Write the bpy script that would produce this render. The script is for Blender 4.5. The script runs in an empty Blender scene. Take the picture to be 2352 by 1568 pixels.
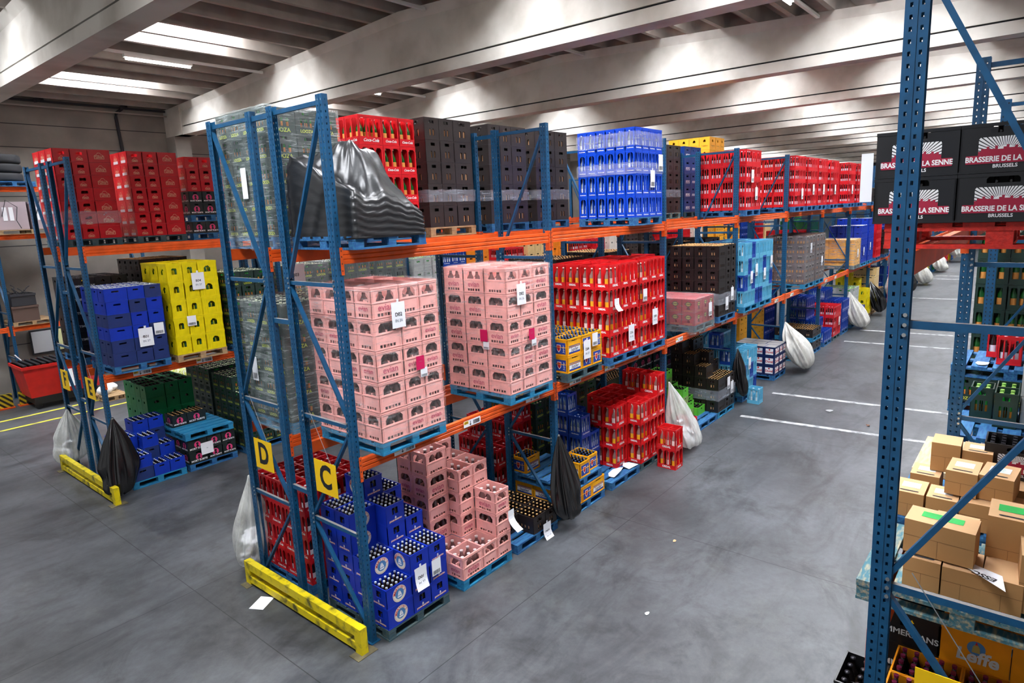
import bpy, math, random
import numpy as np
from mathutils import Vector, Matrix
C = bpy.context.scene.collection
S = bpy.context.scene
R = random.Random(7)
PI = math.pi

# ------------------------------------------------------------------ camera
cd = bpy.data.cameras.new('camera'); cam = bpy.data.objects.new('camera', cd); C.objects.link(cam)
cam.location = (-3.2346, -4.6766, 3.9645)
cam.rotation_mode = 'XYZ'; cam.rotation_euler = (1.3893, 0.0407, -0.8919)
cd.sensor_width = 36.0; cd.lens = 1477.37 / 2352 * 36.0
cd.shift_x = -30.15 / 2352; cd.shift_y = -27.85 / 2352
cd.clip_start = 0.05; cd.clip_end = 200
S.camera = cam
# ------------------------------------------------------------------ world, exposure
w = bpy.data.worlds.new('world'); S.world = w; w.use_nodes = True
bg = w.node_tree.nodes['Background']; bg.inputs[0].default_value = (0.96, 0.97, 1.0, 1); bg.inputs[1].default_value = 0.30
S.view_settings.view_transform = 'Standard'; S.view_settings.look = 'None'
S.view_settings.gamma = 1.0; S.view_settings.use_curve_mapping = False
S.view_settings.exposure = 0.62
S.cycles.max_bounces = 6; S.cycles.diffuse_bounces = 3; S.cycles.transparent_max_bounces = 10
SKY = 40.0      # radiance of the roof light panes
TUBE = 16.0     # radiance of the fluorescent tubes

# ------------------------------------------------------------------ materials
MATS = {}
def srgb(h):
    if isinstance(h, str):
        h = h.lstrip('#'); h = [int(h[i:i+2], 16) / 255 for i in (0, 2, 4)]
    return tuple((c / 12.92 if c <= 0.04045 else ((c + 0.055) / 1.055) ** 2.4) for c in h) + (1,)
def mat(name, col, rough=0.45, metal=0.0, noise=0.0, scale=8.0, col2=None, bump=0.0, emit=0.0, spec=0.5, stretch=None, thresh=None, coat=0.0):
    if name in MATS: return MATS[name]
    m = bpy.data.materials.new(name); m.use_nodes = True; nt = m.node_tree; b = nt.nodes['Principled BSDF']
    c = srgb(col)
    b.inputs['Base Color'].default_value = c; b.inputs['Roughness'].default_value = rough
    b.inputs['Metallic'].default_value = metal; b.inputs['Specular IOR Level'].default_value = spec
    if coat: b.inputs['Coat Weight'].default_value = coat
    if emit:
        b.inputs['Emission Color'].default_value = c; b.inputs['Emission Strength'].default_value = emit
    if noise or bump or col2:
        tc = nt.nodes.new('ShaderNodeTexCoord'); mp = nt.nodes.new('ShaderNodeMapping')
        nt.links.new(tc.outputs['Object'], mp.inputs[0])
        if stretch: mp.inputs['Scale'].default_value = stretch
        n = nt.nodes.new('ShaderNodeTexNoise'); n.inputs['Scale'].default_value = scale; n.inputs['Detail'].default_value = 6
        nt.links.new(mp.outputs[0], n.inputs['Vector'])
        if noise or col2:
            cr = nt.nodes.new('ShaderNodeValToRGB')
            lo, hi = thresh or (0.35, 0.7)
            cr.color_ramp.elements[0].position = lo; cr.color_ramp.elements[1].position = hi
            cr.color_ramp.elements[0].color = c
            cr.color_ramp.elements[1].color = srgb(col2) if col2 else tuple(x * (1 - noise) for x in c[:3]) + (1,)
            nt.links.new(n.outputs[0], cr.inputs[0]); nt.links.new(cr.outputs[0], b.inputs['Base Color'])
        if bump:
            bp = nt.nodes.new('ShaderNodeBump'); bp.inputs['Strength'].default_value = bump; bp.inputs['Distance'].default_value = 0.02
            nt.links.new(n.outputs[0], bp.inputs['Height']); nt.links.new(bp.outputs[0], b.inputs['Normal'])
    MATS[name] = m; return m
def film(name, base_alpha=0.1, top_alpha=0.6, col='#ffffff', stretch=(1, 1, 9), scale=4, rough=0.16, lo=0.45, hi=0.72):
    m = bpy.data.materials.new(name); m.use_nodes = True; nt = m.node_tree; nt.nodes.clear()
    out = nt.nodes.new('ShaderNodeOutputMaterial'); mx = nt.nodes.new('ShaderNodeMixShader'); tr = nt.nodes.new('ShaderNodeBsdfTransparent')
    b = nt.nodes.new('ShaderNodeBsdfPrincipled'); b.inputs['Base Color'].default_value = srgb(col); b.inputs['Roughness'].default_value = rough
    b.inputs['Specular IOR Level'].default_value = 0.8
    tc = nt.nodes.new('ShaderNodeTexCoord'); mp = nt.nodes.new('ShaderNodeMapping'); mp.inputs['Scale'].default_value = stretch
    n = nt.nodes.new('ShaderNodeTexNoise'); n.inputs['Scale'].default_value = scale; n.inputs['Detail'].default_value = 8; n.inputs['Roughness'].default_value = 0.65
    n.inputs['Distortion'].default_value = 0.6
    mr = nt.nodes.new('ShaderNodeMapRange'); mr.inputs[1].default_value = lo; mr.inputs[2].default_value = hi
    mr.inputs[3].default_value = base_alpha; mr.inputs[4].default_value = top_alpha
    bp = nt.nodes.new('ShaderNodeBump'); bp.inputs['Strength'].default_value = 0.35; bp.inputs['Distance'].default_value = 0.01
    L = nt.links.new
    L(tc.outputs['Object'], mp.inputs[0]); L(mp.outputs[0], n.inputs['Vector']); L(n.outputs[0], mr.inputs[0]); L(n.outputs[0], bp.inputs['Height'])
    L(bp.outputs[0], b.inputs['Normal']); L(mr.outputs[0], mx.inputs[0]); L(tr.outputs[0], mx.inputs[1]); L(b.outputs[0], mx.inputs[2]); L(mx.outputs[0], out.inputs[0])
    MATS[name] = m; return m
steel = mat('blue_steel', '#0b4f78', 0.42, 0.0, noise=0.3, scale=14)
steel_top = mat('dusty_steel', '#7d7a78', 0.8)
orange = mat('orange_steel', '#ee5c14', 0.45, 0.0, noise=0.3, scale=6)
yellowp = mat('yellow_paint', '#d9c300', 0.5, col2='#4c4a20', scale=9, thresh=(0.5, 0.72), bump=0.1)
yellow_sign = mat('sign_yellow', '#f4c500', 0.4)
black = mat('black_ink', '#15151a', 0.5)
paper = mat('white_paper', '#f2f4f8', 0.7)
greyink = mat('grey_ink', '#8b93a3', 0.7)
boltm = mat('zinc_bolt', '#b9bcbc', 0.3, 0.9)
concrete = mat('beam_concrete', '#c9c5bd', 0.85, col2='#a8a298', scale=1.3, thresh=(0.42, 0.72), bump=0.15)
ribc = mat('rib_concrete', '#a39a92', 0.9, noise=0.25, scale=2.5, bump=0.15)
dark_grey = mat('dark_grey_matt', '#2c2c30', 0.9)
wallm = mat('wall_plaster', '#8b867f', 0.9, col2='#746f69', scale=1.2, bump=0.3)
WOOD = {
 'blue': mat('blue_pallet_wood', '#17528a', 0.75, col2='#3a80a8', scale=7, stretch=(1, 6, 6), thresh=(0.4, 0.75), bump=0.3),
 'teal': mat('teal_pallet_wood', '#1f86b2', 0.7, col2='#175f88', scale=7, stretch=(1, 6, 6), thresh=(0.4, 0.75), bump=0.3),
 'worn': mat('worn_pallet_wood', '#3f6f7c', 0.8, col2='#a39a7d', scale=12, stretch=(1, 4, 4), thresh=(0.45, 0.66), bump=0.3),
 'raw': mat('raw_pallet_wood', '#b3946c', 0.8, col2='#7d6248', scale=7, stretch=(1, 6, 6), thresh=(0.4, 0.75), bump=0.3),
 'pale': mat('pale_pallet_wood', '#e0c69c', 0.8, col2='#c19f70', scale=7, stretch=(1, 6, 6), thresh=(0.4, 0.75), bump=0.3),
 'red': mat('red_pallet_wood', '#d0281a', 0.6, col2='#a51e16', scale=7, stretch=(1, 6, 6), thresh=(0.4, 0.75), bump=0.3),
 'dark': mat('dark_pallet_wood', '#30505c', 0.8, col2='#57605a', scale=7, stretch=(1, 6, 6), thresh=(0.4, 0.75), bump=0.3)}

# ------------------------------------------------------------------ mesh helper
class MB:
    def __init__(s): s.v = []; s.f = []; s.m = []; s.mats = []
    def mi(s, m):
        if m not in s.mats: s.mats.append(m)
        return s.mats.index(m)
    def poly(s, pts, m):
        n = len(s.v); s.v += [tuple(p) for p in pts]; s.f.append(tuple(range(n, n + len(pts)))); s.m.append(s.mi(m))
    def box(s, a, b, m, top=None):
        x0, y0, z0 = a; x1, y1, z1 = b; n = len(s.v)
        s.v += [(x0,y0,z0),(x1,y0,z0),(x1,y1,z0),(x0,y1,z0),(x0,y0,z1),(x1,y0,z1),(x1,y1,z1),(x0,y1,z1)]
        fs = [(3,2,1,0),(4,5,6,7),(0,1,5,4),(1,2,6,5),(2,3,7,6),(3,0,4,7)]
        k = s.mi(m); kt = s.mi(top) if top else k
        for i, f in enumerate(fs): s.f.append(tuple(n + q for q in f)); s.m.append(kt if i == 1 else k)
    def bar(s, p, q, w, h, m, up=(0,0,1), top=None):
        p = Vector(p); q = Vector(q); d = (q - p).normalized(); up = Vector(up)
        sx = d.cross(up).normalized() * w / 2; sz = sx.cross(d).normalized() * h / 2
        n = len(s.v)
        for e in (p, q):
            for a, b in ((-1,-1),(1,-1),(1,1),(-1,1)): s.v.append(tuple(e + sx * a + sz * b))
        k = s.mi(m); kt = s.mi(top) if top else k
        for i, f in enumerate([(0,1,2,3),(7,6,5,4),(0,4,5,1),(1,5,6,2),(2,6,7,3),(3,7,4,0)]):
            s.f.append(tuple(n + q2 for q2 in f)); s.m.append(kt if i == 4 else k)
    def rings(s, rings, m, cap0=True, cap1=True):
        n = len(s.v); k = s.mi(m); c = len(rings[0])
        for r in rings: s.v += [tuple(p) for p in r]
        for i in range(len(rings) - 1):
            for j in range(c):
                a = n + i * c + j; b = n + i * c + (j + 1) % c
                s.f.append((a, b, b + c, a + c)); s.m.append(k)
        if cap0: s.f.append(tuple(n + j for j in range(c))[::-1]); s.m.append(k)
        if cap1: s.f.append(tuple(n + (len(rings) - 1) * c + j for j in range(c))); s.m.append(k)
    def tube(s, pts, r, m, seg=8):
        rs = []
        for i, p in enumerate(pts):
            p = Vector(p); a = Vector(pts[max(i - 1, 0)]); b = Vector(pts[min(i + 1, len(pts) - 1)]); d = (b - a).normalized()
            u = d.cross(Vector((0.13, 0.2, 1))).normalized(); v = d.cross(u)
            rs.append([p + (u * math.cos(t) + v * math.sin(t)) * r for t in [2 * PI * k / seg for k in range(seg)]])
        s.rings(rs, m)
    def lathe(s, prof, m, seg=12, c=(0,0,0)):
        for i in range(len(prof) - 1):
            pass
        rs = [[(c[0] + r * math.cos(2*PI*k/seg), c[1] + r * math.sin(2*PI*k/seg), c[2] + z) for k in range(seg)] for r, z in prof]
        s.rings(rs, m)
    def add(s, me, M=None, keepmat=None):
        n = len(s.v)
        for v in me.vertices: s.v.append(tuple((M @ v.co) if M else v.co))
        for p in me.polygons:
            s.f.append(tuple(n + i for i in p.vertices)); s.m.append(s.mi(keepmat or (me.materials[p.material_index] if me.materials else None)))
    def mesh(s, name, smooth=False):
        me = bpy.data.meshes.new(name); me.from_pydata(s.v, [], s.f)
        for m in s.mats: me.materials.append(m)
        me.polygons.foreach_set('material_index', s.m)
        if smooth: me.polygons.foreach_set('use_smooth', [True] * len(s.f))
        me.update(); return me
    def obj(s, name, parent=None, smooth=False, loc=None):
        o = bpy.data.objects.new(name, s.mesh(name, smooth)); C.objects.link(o)
        if parent: o.parent = parent
        if loc: o.location = loc
        return o
def fit(label):
    for w_ in ('load', 'clear', 'standing', 'floor', 'the', 'rack', 'brewery'):
        if len(label.split()) <= 16: break
        label = ' '.join(q for q in label.split() if q != w_)
    return label
def tag(o, label=None, cat=None, group=None, kind=None):
    if label: label = fit(label)
    if label: o['label'] = label
    if cat: o['category'] = cat
    if group: o['group'] = group
    if kind: o['kind'] = kind
    return o
def put(name, me, loc=(0,0,0), rz=0, parent=None):
    o = bpy.data.objects.new(name, me); C.objects.link(o); o.location = loc; o.rotation_euler = (0, 0, rz)
    if parent: o.parent = parent
    return o
def empty(name, loc, label, cat, group=None, rz=0):
    o = bpy.data.objects.new(name, None); C.objects.link(o); o.location = loc; o.rotation_euler = (0, 0, rz); o.empty_display_size = 0.1
    return tag(o, label, cat, group)
ORD = ['first','second','third','fourth','fifth','sixth','seventh','eighth','ninth','tenth','eleventh','twelfth','thirteenth','fourteenth','fifteenth','sixteenth','seventeenth','eighteenth']

# text -> list of polygons in (u, v); cached
TXT = {}
def text_mesh(body, size, bold=0.0, shear=0.0, sx=1.0):
    key = (body, size, bold, shear, sx)
    if key in TXT: return TXT[key]
    cu = bpy.data.curves.new('t', 'FONT'); cu.body = body; cu.size = size; cu.align_x = 'CENTER'; cu.align_y = 'CENTER'
    cu.offset = bold; cu.shear = shear; cu.resolution_u = 3
    o = bpy.data.objects.new('t', cu); C.objects.link(o)
    dg = bpy.context.evaluated_depsgraph_get()
    me = bpy.data.meshes.new_from_object(o.evaluated_get(dg))
    vs = [(v.co.x * sx, v.co.y) for v in me.vertices]; fs = [tuple(p.vertices) for p in me.polygons]
    bpy.data.objects.remove(o); bpy.data.curves.remove(cu); bpy.data.meshes.remove(me)
    TXT[key] = (vs, fs); return TXT[key]
class Face:
    """drawing plane: origin o, unit axes u, v, n"""
    def __init__(s, mb, o, u, v, n): s.mb = mb; s.o = Vector(o); s.u = Vector(u); s.v = Vector(v); s.n = Vector(n)
    def P(s, a, b, d=0.0): return s.o + s.u * a + s.v * b + s.n * d
    def rect(s, a0, b0, a1, b1, m, d=0.001): s.mb.poly([s.P(a0,b0,d), s.P(a1,b0,d), s.P(a1,b1,d), s.P(a0,b1,d)], m)
    def poly(s, pts, m, d=0.001): s.mb.poly([s.P(a,b,d) for a,b in pts], m)
    def disc(s, a, b, r, m, d=0.001, n=20, sy=1.0): s.poly([(a + r*math.cos(2*PI*k/n), b + sy*r*math.sin(2*PI*k/n)) for k in range(n)], m, d)
    def text(s, body, a, b, size, m, d=0.002, bold=0.0, shear=0.0, sx=1.0, rot=0.0):
        vs, fs = text_mesh(body, size, bold, shear, sx); c, q = math.cos(rot), math.sin(rot)
        n = len(s.mb.v); k = s.mb.mi(m)
        s.mb.v += [tuple(s.P(a + x*c - y*q, b + x*q + y*c, d)) for x, y in vs]
        for f in fs: s.mb.f.append(tuple(n + i for i in f)); s.mb.m.append(k)

# ------------------------------------------------------------------ hall
BX, BS = 0.38, 5.0           # roof beam positions
WY = 15.1                    # left wall
def btop(y): return 7.63 - 0.047 * abs(y - 4.9)
def floor():
    m = bpy.data.materials.new('floor_concrete'); m.use_nodes = True; nt = m.node_tree; b = nt.nodes['Principled BSDF']; L = nt.links.new
    tc = nt.nodes.new('ShaderNodeTexCoord')
    def noise(sc, det, rough=0.6, st=None, dist=0.0):
        n = nt.nodes.new('ShaderNodeTexNoise'); n.inputs['Scale'].default_value = sc; n.inputs['Detail'].default_value = det; n.inputs['Roughness'].default_value = rough; n.inputs['Distortion'].default_value = dist
        if st:
            mp = nt.nodes.new('ShaderNodeMapping'); mp.inputs['Scale'].default_value = st[:3]; mp.inputs['Rotation'].default_value = (0, 0, st[3]); L(tc.outputs['Object'], mp.inputs[0]); L(mp.outputs[0], n.inputs['Vector'])
        else: L(tc.outputs['Object'], n.inputs['Vector'])
        return n
    def ramp(n, a, ca, c, cc):
        r = nt.nodes.new('ShaderNodeValToRGB'); r.color_ramp.elements[0].position = a; r.color_ramp.elements[0].color = srgb(ca); r.color_ramp.elements[1].position = c; r.color_ramp.elements[1].color = srgb(cc); L(n.outputs[0], r.inputs[0]); return r
    def mix(kind, fac, a, b2):
        x = nt.nodes.new('ShaderNodeMixRGB'); x.blend_type = kind; x.inputs[0].default_value = fac; L(a.outputs[0], x.inputs[1]); L(b2.outputs[0], x.inputs[2]); return x
    base = ramp(noise(0.55, 9), 0.35, '#46484b', 0.68, '#606367')
    spk = ramp(noise(9, 9, 0.75), 0.35, '#bdbdbd', 0.65, '#ffffff')
    tyre = ramp(noise(1.2, 6, 0.6, (0.35, 1.0, 1, -0.5), 2.2), 0.38, '#bdbdbf', 0.54, '#ffffff')
    stain = ramp(noise(1.3, 9, 0.72, None, 0.7), 0.34, '#8a8986', 0.50, '#ffffff')
    pale = ramp(noise(0.9, 9, 0.75), 0.54, '#000000', 0.74, '#3a3a34')
    x = mix('MULTIPLY', 0.55, base, spk); x = mix('MULTIPLY', 0.7, x, tyre); x = mix('MULTIPLY', 0.7, x, stain); x = mix('ADD', 0.8, x, pale)
    br = nt.nodes.new('ShaderNodeTexBrick'); br.inputs['Scale'].default_value = 1.0; br.offset = 0.0
    br.inputs['Brick Width'].default_value = 4.1; br.inputs['Row Height'].default_value = 3.1; br.inputs['Mortar Size'].default_value = 0.006; br.inputs['Mortar Smooth'].default_value = 0.4
    br.inputs['Color1'].default_value = (1,1,1,1); br.inputs['Color2'].default_value = (1,1,1,1); br.inputs['Mortar'].default_value = (0.3,0.3,0.3,1)
    mp = nt.nodes.new('ShaderNodeMapping'); mp.inputs['Location'].default_value = (0.6, 0.75, 0); L(tc.outputs['Object'], mp.inputs[0]); L(mp.outputs[0], br.inputs['Vector'])
    x = mix('MULTIPLY', 1.0, x, br)
    L(x.outputs[0], b.inputs['Base Color'])
    rr = nt.nodes.new('ShaderNodeMapRange'); rr.inputs[3].default_value = 0.38; rr.inputs[4].default_value = 0.62; L(base.outputs[0], rr.inputs[0]); L(rr.outputs[0], b.inputs['Roughness'])
    b.inputs['Specular IOR Level'].default_value = 0.4
    mb = MB(); mb.box((-7, -16, -0.2), (53, WY, 0), m); return mb.obj('floor')
tag(floor(), 'grey worn concrete warehouse floor', None, kind='structure')
paintw = mat('white_floor_paint', '#aeb0b0', 0.7, col2='#77797b', scale=6, thresh=(0.46, 0.62))
painty = mat('yellow_floor_paint', '#c9c23a', 0.7, col2='#8d8b4e', scale=5, thresh=(0.5, 0.68))
nt_ = [0]
def trim(build, label):
    nt_[0] += 1; mb = MB(); build(mb); o = mb.obj('trim_%d' % nt_[0]); tag(o, label, kind='structure'); return o
for i, x in enumerate((8.55, 10.35, 16.4, 18.3, 26.0, 33.0, 34.5)):
    trim(lambda m: m.bar((x - 0.25, -0.4, 0.002), (x + 0.18, -6, 0.002), 0.11, 0.004, paintw), 'painted white line across the aisle, %s from near end' % ORD[i])
trim(lambda m: m.bar((-3, 12.4, 0.002), (30, 12.72, 0.002), 0.09, 0.004, painty), 'painted yellow line nearer the wall racks')
trim(lambda m: m.bar((-3, 11.6, 0.002), (30, 11.62, 0.002), 0.09, 0.004, painty), 'painted yellow line nearer the middle racks')
# walls
mb = MB(); mb.box((-7, WY, 0), (53, WY + 0.2, 8.2), wallm)
for z in (1.2, 3.62, 4.82, 6.0, 6.55): mb.box((-7, WY - 0.004, z), (53, WY, z + 0.018), dark_grey)
tag(mb.obj('wall_left'), 'grey plaster side wall', kind='structure')
mb = MB(); mb.box((53, -16, 0), (53.2, WY, 8.2), mat('far_wall', '#3c4448', 0.9)); tag(mb.obj('wall_far'), 'dark far end wall', kind='structure')
# roof beams (tapered I beams) and columns
def beam(mb, X):
    ys = [-16, -6, -2, 4.9, 9, 12, WY]
    def sec(z0, z1, h0, h1):   # prism along Y; z may be function
        for a, b in zip(ys[:-1], ys[1:]):
            za = [f(a) if callable(f) else f for f in (z0, z1)]; zb = [f(b) if callable(f) else f for f in (z0, z1)]
            P = lambda s, y, z, h: (X + s * h, y, z)
            A = [P(-1,a,za[0],h0),P(1,a,za[0],h0),P(1,a,za[1],h1),P(-1,a,za[1],h1)]; B = [P(-1,b,zb[0],h0),P(1,b,zb[0],h0),P(1,b,zb[1],h1),P(-1,b,zb[1],h1)]
            mb.rings([A, B], concrete, a == ys[0], b == ys[-1])
    sec(6.42, 6.62, 0.18, 0.18)
    for a, b in zip(ys[:-1], ys[1:]): mb.box((X - 0.125, a, 6.62), (X + 0.125, b, 6.655), dark_grey)  # groove above the flange, its shade line painted in with dark grey
    sec(6.655, lambda y: btop(y) - 0.16, 0.165, 0.115)
    sec(lambda y: btop(y) - 0.16, btop, 0.115, 0.2)
    mb.box((X - 0.2, 14.1, 6.42), (X + 0.2, WY, btop(14.6)), concrete)
for k in range(-1, 11):
    X = BX + k * BS
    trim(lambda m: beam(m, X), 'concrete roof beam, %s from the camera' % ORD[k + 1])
    trim(lambda m: m.box((X - 0.21, 14.55, 0), (X + 0.21, WY, 6.42), wallm), 'concrete wall column under the %s roof beam' % ORD[k + 1])
# ribbed roof deck with openings for the roof lights
SKYS = [(11.85, 13.2), (7.85, 8.95), (0.75, 2.15), (-3.0, -1.6)]
mb = MB(); yy = []
y = WY - 0.35
while y > -16: yy.append(y); y -= 0.695
xs_ = [-7] + [BX + k * BS for k in range(-1, 11)] + [53]
for y in yy:
    z = btop(y)
    for X0, X1 in zip(xs_[:-1], xs_[1:]):
        A = [(X0, y - 0.05, z), (X0, y + 0.05, z), (X0, y + 0.085, z + 0.34), (X0, y - 0.085, z + 0.34)]
        mb.rings([A, [(X1, b, c) for a, b, c in A]], ribc, False, False)
for y in yy:   # deck strips
    z = btop(y) + 0.34; y1 = y + 0.695
    for X0, X1 in zip(xs_[:-1], xs_[1:]):
        hole = any(a - 0.2 < y + 0.35 < b + 0.2 for a, b in SKYS) and X1 - X0 > 4 and X0 > -6
        z2 = btop(y1) + 0.34
        def strip(xa, xb, mb=mb): mb.rings([[(xa, y, z), (xa, y1, z2), (xa, y1, z2 + 0.06), (xa, y, z + 0.06)], [(xb, y, z), (xb, y1, z2), (xb, y1, z2 + 0.06), (xb, y, z + 0.06)]], ribc)
        if hole: strip(X0, X0 + 1.7); strip(X0 + 3.5, X1)
        else: strip(X0, X1)
tag(mb.obj('ceiling'), 'ribbed concrete roof deck', kind='structure')
skym = mat('roof_light_pane', '#f4f8ff', 0.4, emit=SKY)
n = 0
for k in range(-1, 10):
    for a, b in SKYS:
        n += 1; X = BX + k * BS; zc = btop((a + b) / 2) + 0.44
        m_ = MB(); m_.box((X + 1.68, a - 0.25, zc), (X + 3.52, b + 0.25, zc + 0.03), skym)
        tag(m_.obj('window_%d' % n), 'white glowing roof light pane', kind='structure')
# tube lights on trunking
tubem = mat('lit_tube', '#fffef8', 0.4, emit=TUBE); whitem = mat('white_enamel', '#d8d8d4', 0.5)
tr_me = MB(); tr_me.box((0.2, -0.03, 0), (4.8, 0.03, 0.05), whitem); tr_me = tr_me.mesh('trunking')
hs = MB(); hs.box((1.9, -0.05, -0.06), (3.2, 0.05, 0), whitem); hs = hs.mesh('housing')
tb = MB(); tb.rings([[(x, 0.022 * math.cos(t), -0.085 + 0.022 * math.sin(t)) for t in [2*PI*i/10 for i in range(10)]] for x in (1.93, 3.17)], tubem); tb = tb.mesh('tube', True)
for iy, y in enumerate((9.68, 4.2, -1.0)):
    for k in range(-1, 10):
        z = btop(y) - 0.1
        o = empty('tube_light', (BX + k * BS, y, z), 'lit fluorescent tube light on white trunking, %s bay, %s line' % (ORD[k + 1], ('left', 'middle', 'right')[iy]), 'light', 'fluorescent tube lights under the roof')
        put('trunking', tr_me, parent=o); h_ = put('housing', hs, parent=o); put('tube', tb, parent=h_)
# pipes on wall
mb = MB(); mb.bar((-7, WY - 0.12, 7.12), (53, WY - 0.12, 7.12), 0.06, 0.05, dark_grey); mb.bar((-7, WY - 0.2, 6.98), (53, WY - 0.2, 6.98), 0.03, 0.03, ribc)
for x in (-1.0, 2.1, 4.0): mb.bar((x, WY - 0.3, 7.1), (x + 0.25, WY, 7.2), 0.05, 0.1, dark_grey)
tag(mb.obj('wall_conduit'), 'long dark conduit pipes along the top of the wall', 'pipe')
mb = MB(); mb.tube([(4.08, 14.95, 7.1), (3.93, 15.0, 6.98), (3.93, 15.03, 6.85), (3.97, 15.03, 6.0), (3.97, 15.03, 3.9)], 0.04, dark_grey)
tag(mb.obj('downpipe', smooth=True), 'dark pipe running down the wall beside the column', 'pipe')
mb = MB(); mb.box((-0.06, -0.06, 0), (0.06, 0.06, 0.08), whitem); mb.lathe([(0.02, -0.1), (0.12, -0.06), (0.1, 0)], whitem, 12)
s_ = empty('hanging_sensor', (12.0, -2.38, 6.05), 'small white sensor hanging on a thin rod under the roof', 'sensor'); mb.obj('sensor_head', s_)
mb = MB(); mb.tube([(0, 0, 0.08), (0, 0, 1.1)], 0.01, dark_grey); mb.obj('rod', s_)

# ------------------------------------------------------------------ racks
D, G, H = 0.86, 0.28, 4.97
def panel(mb, O, U, V, W, us, vs, solid, m):
    """thin plate from a grid of cells; solid(i, j) tells which cells are plate. W = thickness vector"""
    O, U, V, W = map(Vector, (O, U, V, W)); nu, nv = len(us) - 1, len(vs) - 1; k = mb.mi(m); n = len(mb.v)
    for d in (0, 1):
        for b in vs:
            for a in us: mb.v.append(tuple(O + U * a + V * b + W * d))
    nn = len(us) * len(vs); I = lambda i, j, d: n + d * nn + j * len(us) + i
    for j in range(nv):
        for i in range(nu):
            if not solid(i, j): continue
            q = [I(i,j,0), I(i+1,j,0), I(i+1,j+1,0), I(i,j+1,0)]; mb.f.append(tuple(q)); mb.m.append(k)
            q = [I(i,j,1), I(i,j+1,1), I(i+1,j+1,1), I(i+1,j,1)]; mb.f.append(tuple(q)); mb.m.append(k)
            for (di, dj, e0, e1) in ((-1,0,(i,j+1),(i,j)), (1,0,(i+1,j),(i+1,j+1)), (0,-1,(i,j),(i+1,j)), (0,1,(i+1,j+1),(i,j+1))):
                a, b = i + di, j + dj
                if a < 0 or b < 0 or a >= nu or b >= nv or not solid(a, b):
                    mb.f.append((I(*e0,0), I(*e0,1), I(*e1,1), I(*e1,0))); mb.m.append(k)
def post_mesh(simple=False):
    mb = MB(); pw, pd, t = 0.055, 0.09, 0.004
    pitch, hw, hh = 0.048, 0.0055, 0.009
    def vs():
        r = [0.0]; z = 0.08
        while z < H - 0.04: r += [z - hh, z + hh]; z += pitch
        return r + [H]
    v = vs()
    if simple:
        for O, U, L_, W in (((0,0,0),(0,1,0),pd,(t,0,0)), ((pw-t,0,0),(0,1,0),pd,(t,0,0)), ((t,0,0),(1,0,0),pw-2*t,(0,t,0))):
            panel(mb, O, U, (0,0,1), W, [0, L_], [0, H], lambda i, j: True, steel)
        dk = dark_grey; z = 0.08
        while z < H - 0.04:
            for y in (0.024, 0.066): mb.box((-0.0006, y - hw, z - hh), (0, y + hw, z + hh), dk)
            mb.box((pw / 2 - hw, -0.0006, z - hh), (pw / 2 + hw, 0, z + hh), dk); z += pitch * 1.0
    else:
        u2 = [0, 0.024 - hw, 0.024 + hw, 0.038, 0.040, 0.050, 0.052, 0.066 - hw, 0.066 + hw, pd]
        panel(mb, (0,0,0), (0,1,0), (0,0,1), (t,0,0), u2, v, lambda i, j: not (i in (1, 7) and j % 2 == 1), steel)
        panel(mb, (pw-t,0,0), (0,1,0), (0,0,1), (t,0,0), u2, v, lambda i, j: not (i in (1, 7) and j % 2 == 1), steel)
        mb.box((-0.003, 0.041, 0), (0, 0.049, H), steel)
        u1 = [0, pw/2 - t - hw, pw/2 - t + hw, pw - 2*t]
        panel(mb, (t,0,0), (1,0,0), (0,0,1), (0,t,0), u1, v, lambda i, j: not (i == 1 and j % 2 == 1), steel)
    mb.box((-0.03, -0.02, 0), (pw + 0.03, pd + 0.02, 0.006), steel)
    return mb.mesh('upright_post')
POST = {False: post_mesh(), True: post_mesh(True)}
def flipy(me, name):
    m2 = me.copy(); m2.name = name
    for v in m2.vertices: v.co.y = -v.co.y
    m2.flip_normals(); return m2
POSTF = {k: flipy(v, 'upright_post_rear') for k, v in POST.items()}
HZ = [0.10, 1.06, 2.12, 3.40, 4.91]
def brace_mesh(kind, z0, z1=None):
    mb = MB(); x = 0.028
    if kind == 'h': mb.bar((x, 0.07, z0), (x, D - 0.07, z0), 0.026, 0.036, steel, top=steel_top)
    else: mb.bar((x, 0.07 if kind == 'u' else D - 0.07, z0), (x, D - 0.07 if kind == 'u' else 0.07, z1), 0.024, 0.038, steel, up=(1,0,0), top=None)
    return mb.mesh('brace')
_b = MB(); _b.rings([[(xx, 0.009 * math.cos(t), 0.009 * math.sin(t)) for t in [2*PI*i/8 for i in range(8)]] for xx in (-0.008, 0.0)], boltm); BOLT = _b.mesh('bolt')
BR_H = {z: brace_mesh('h', z) for z in HZ[1:]}
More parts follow.
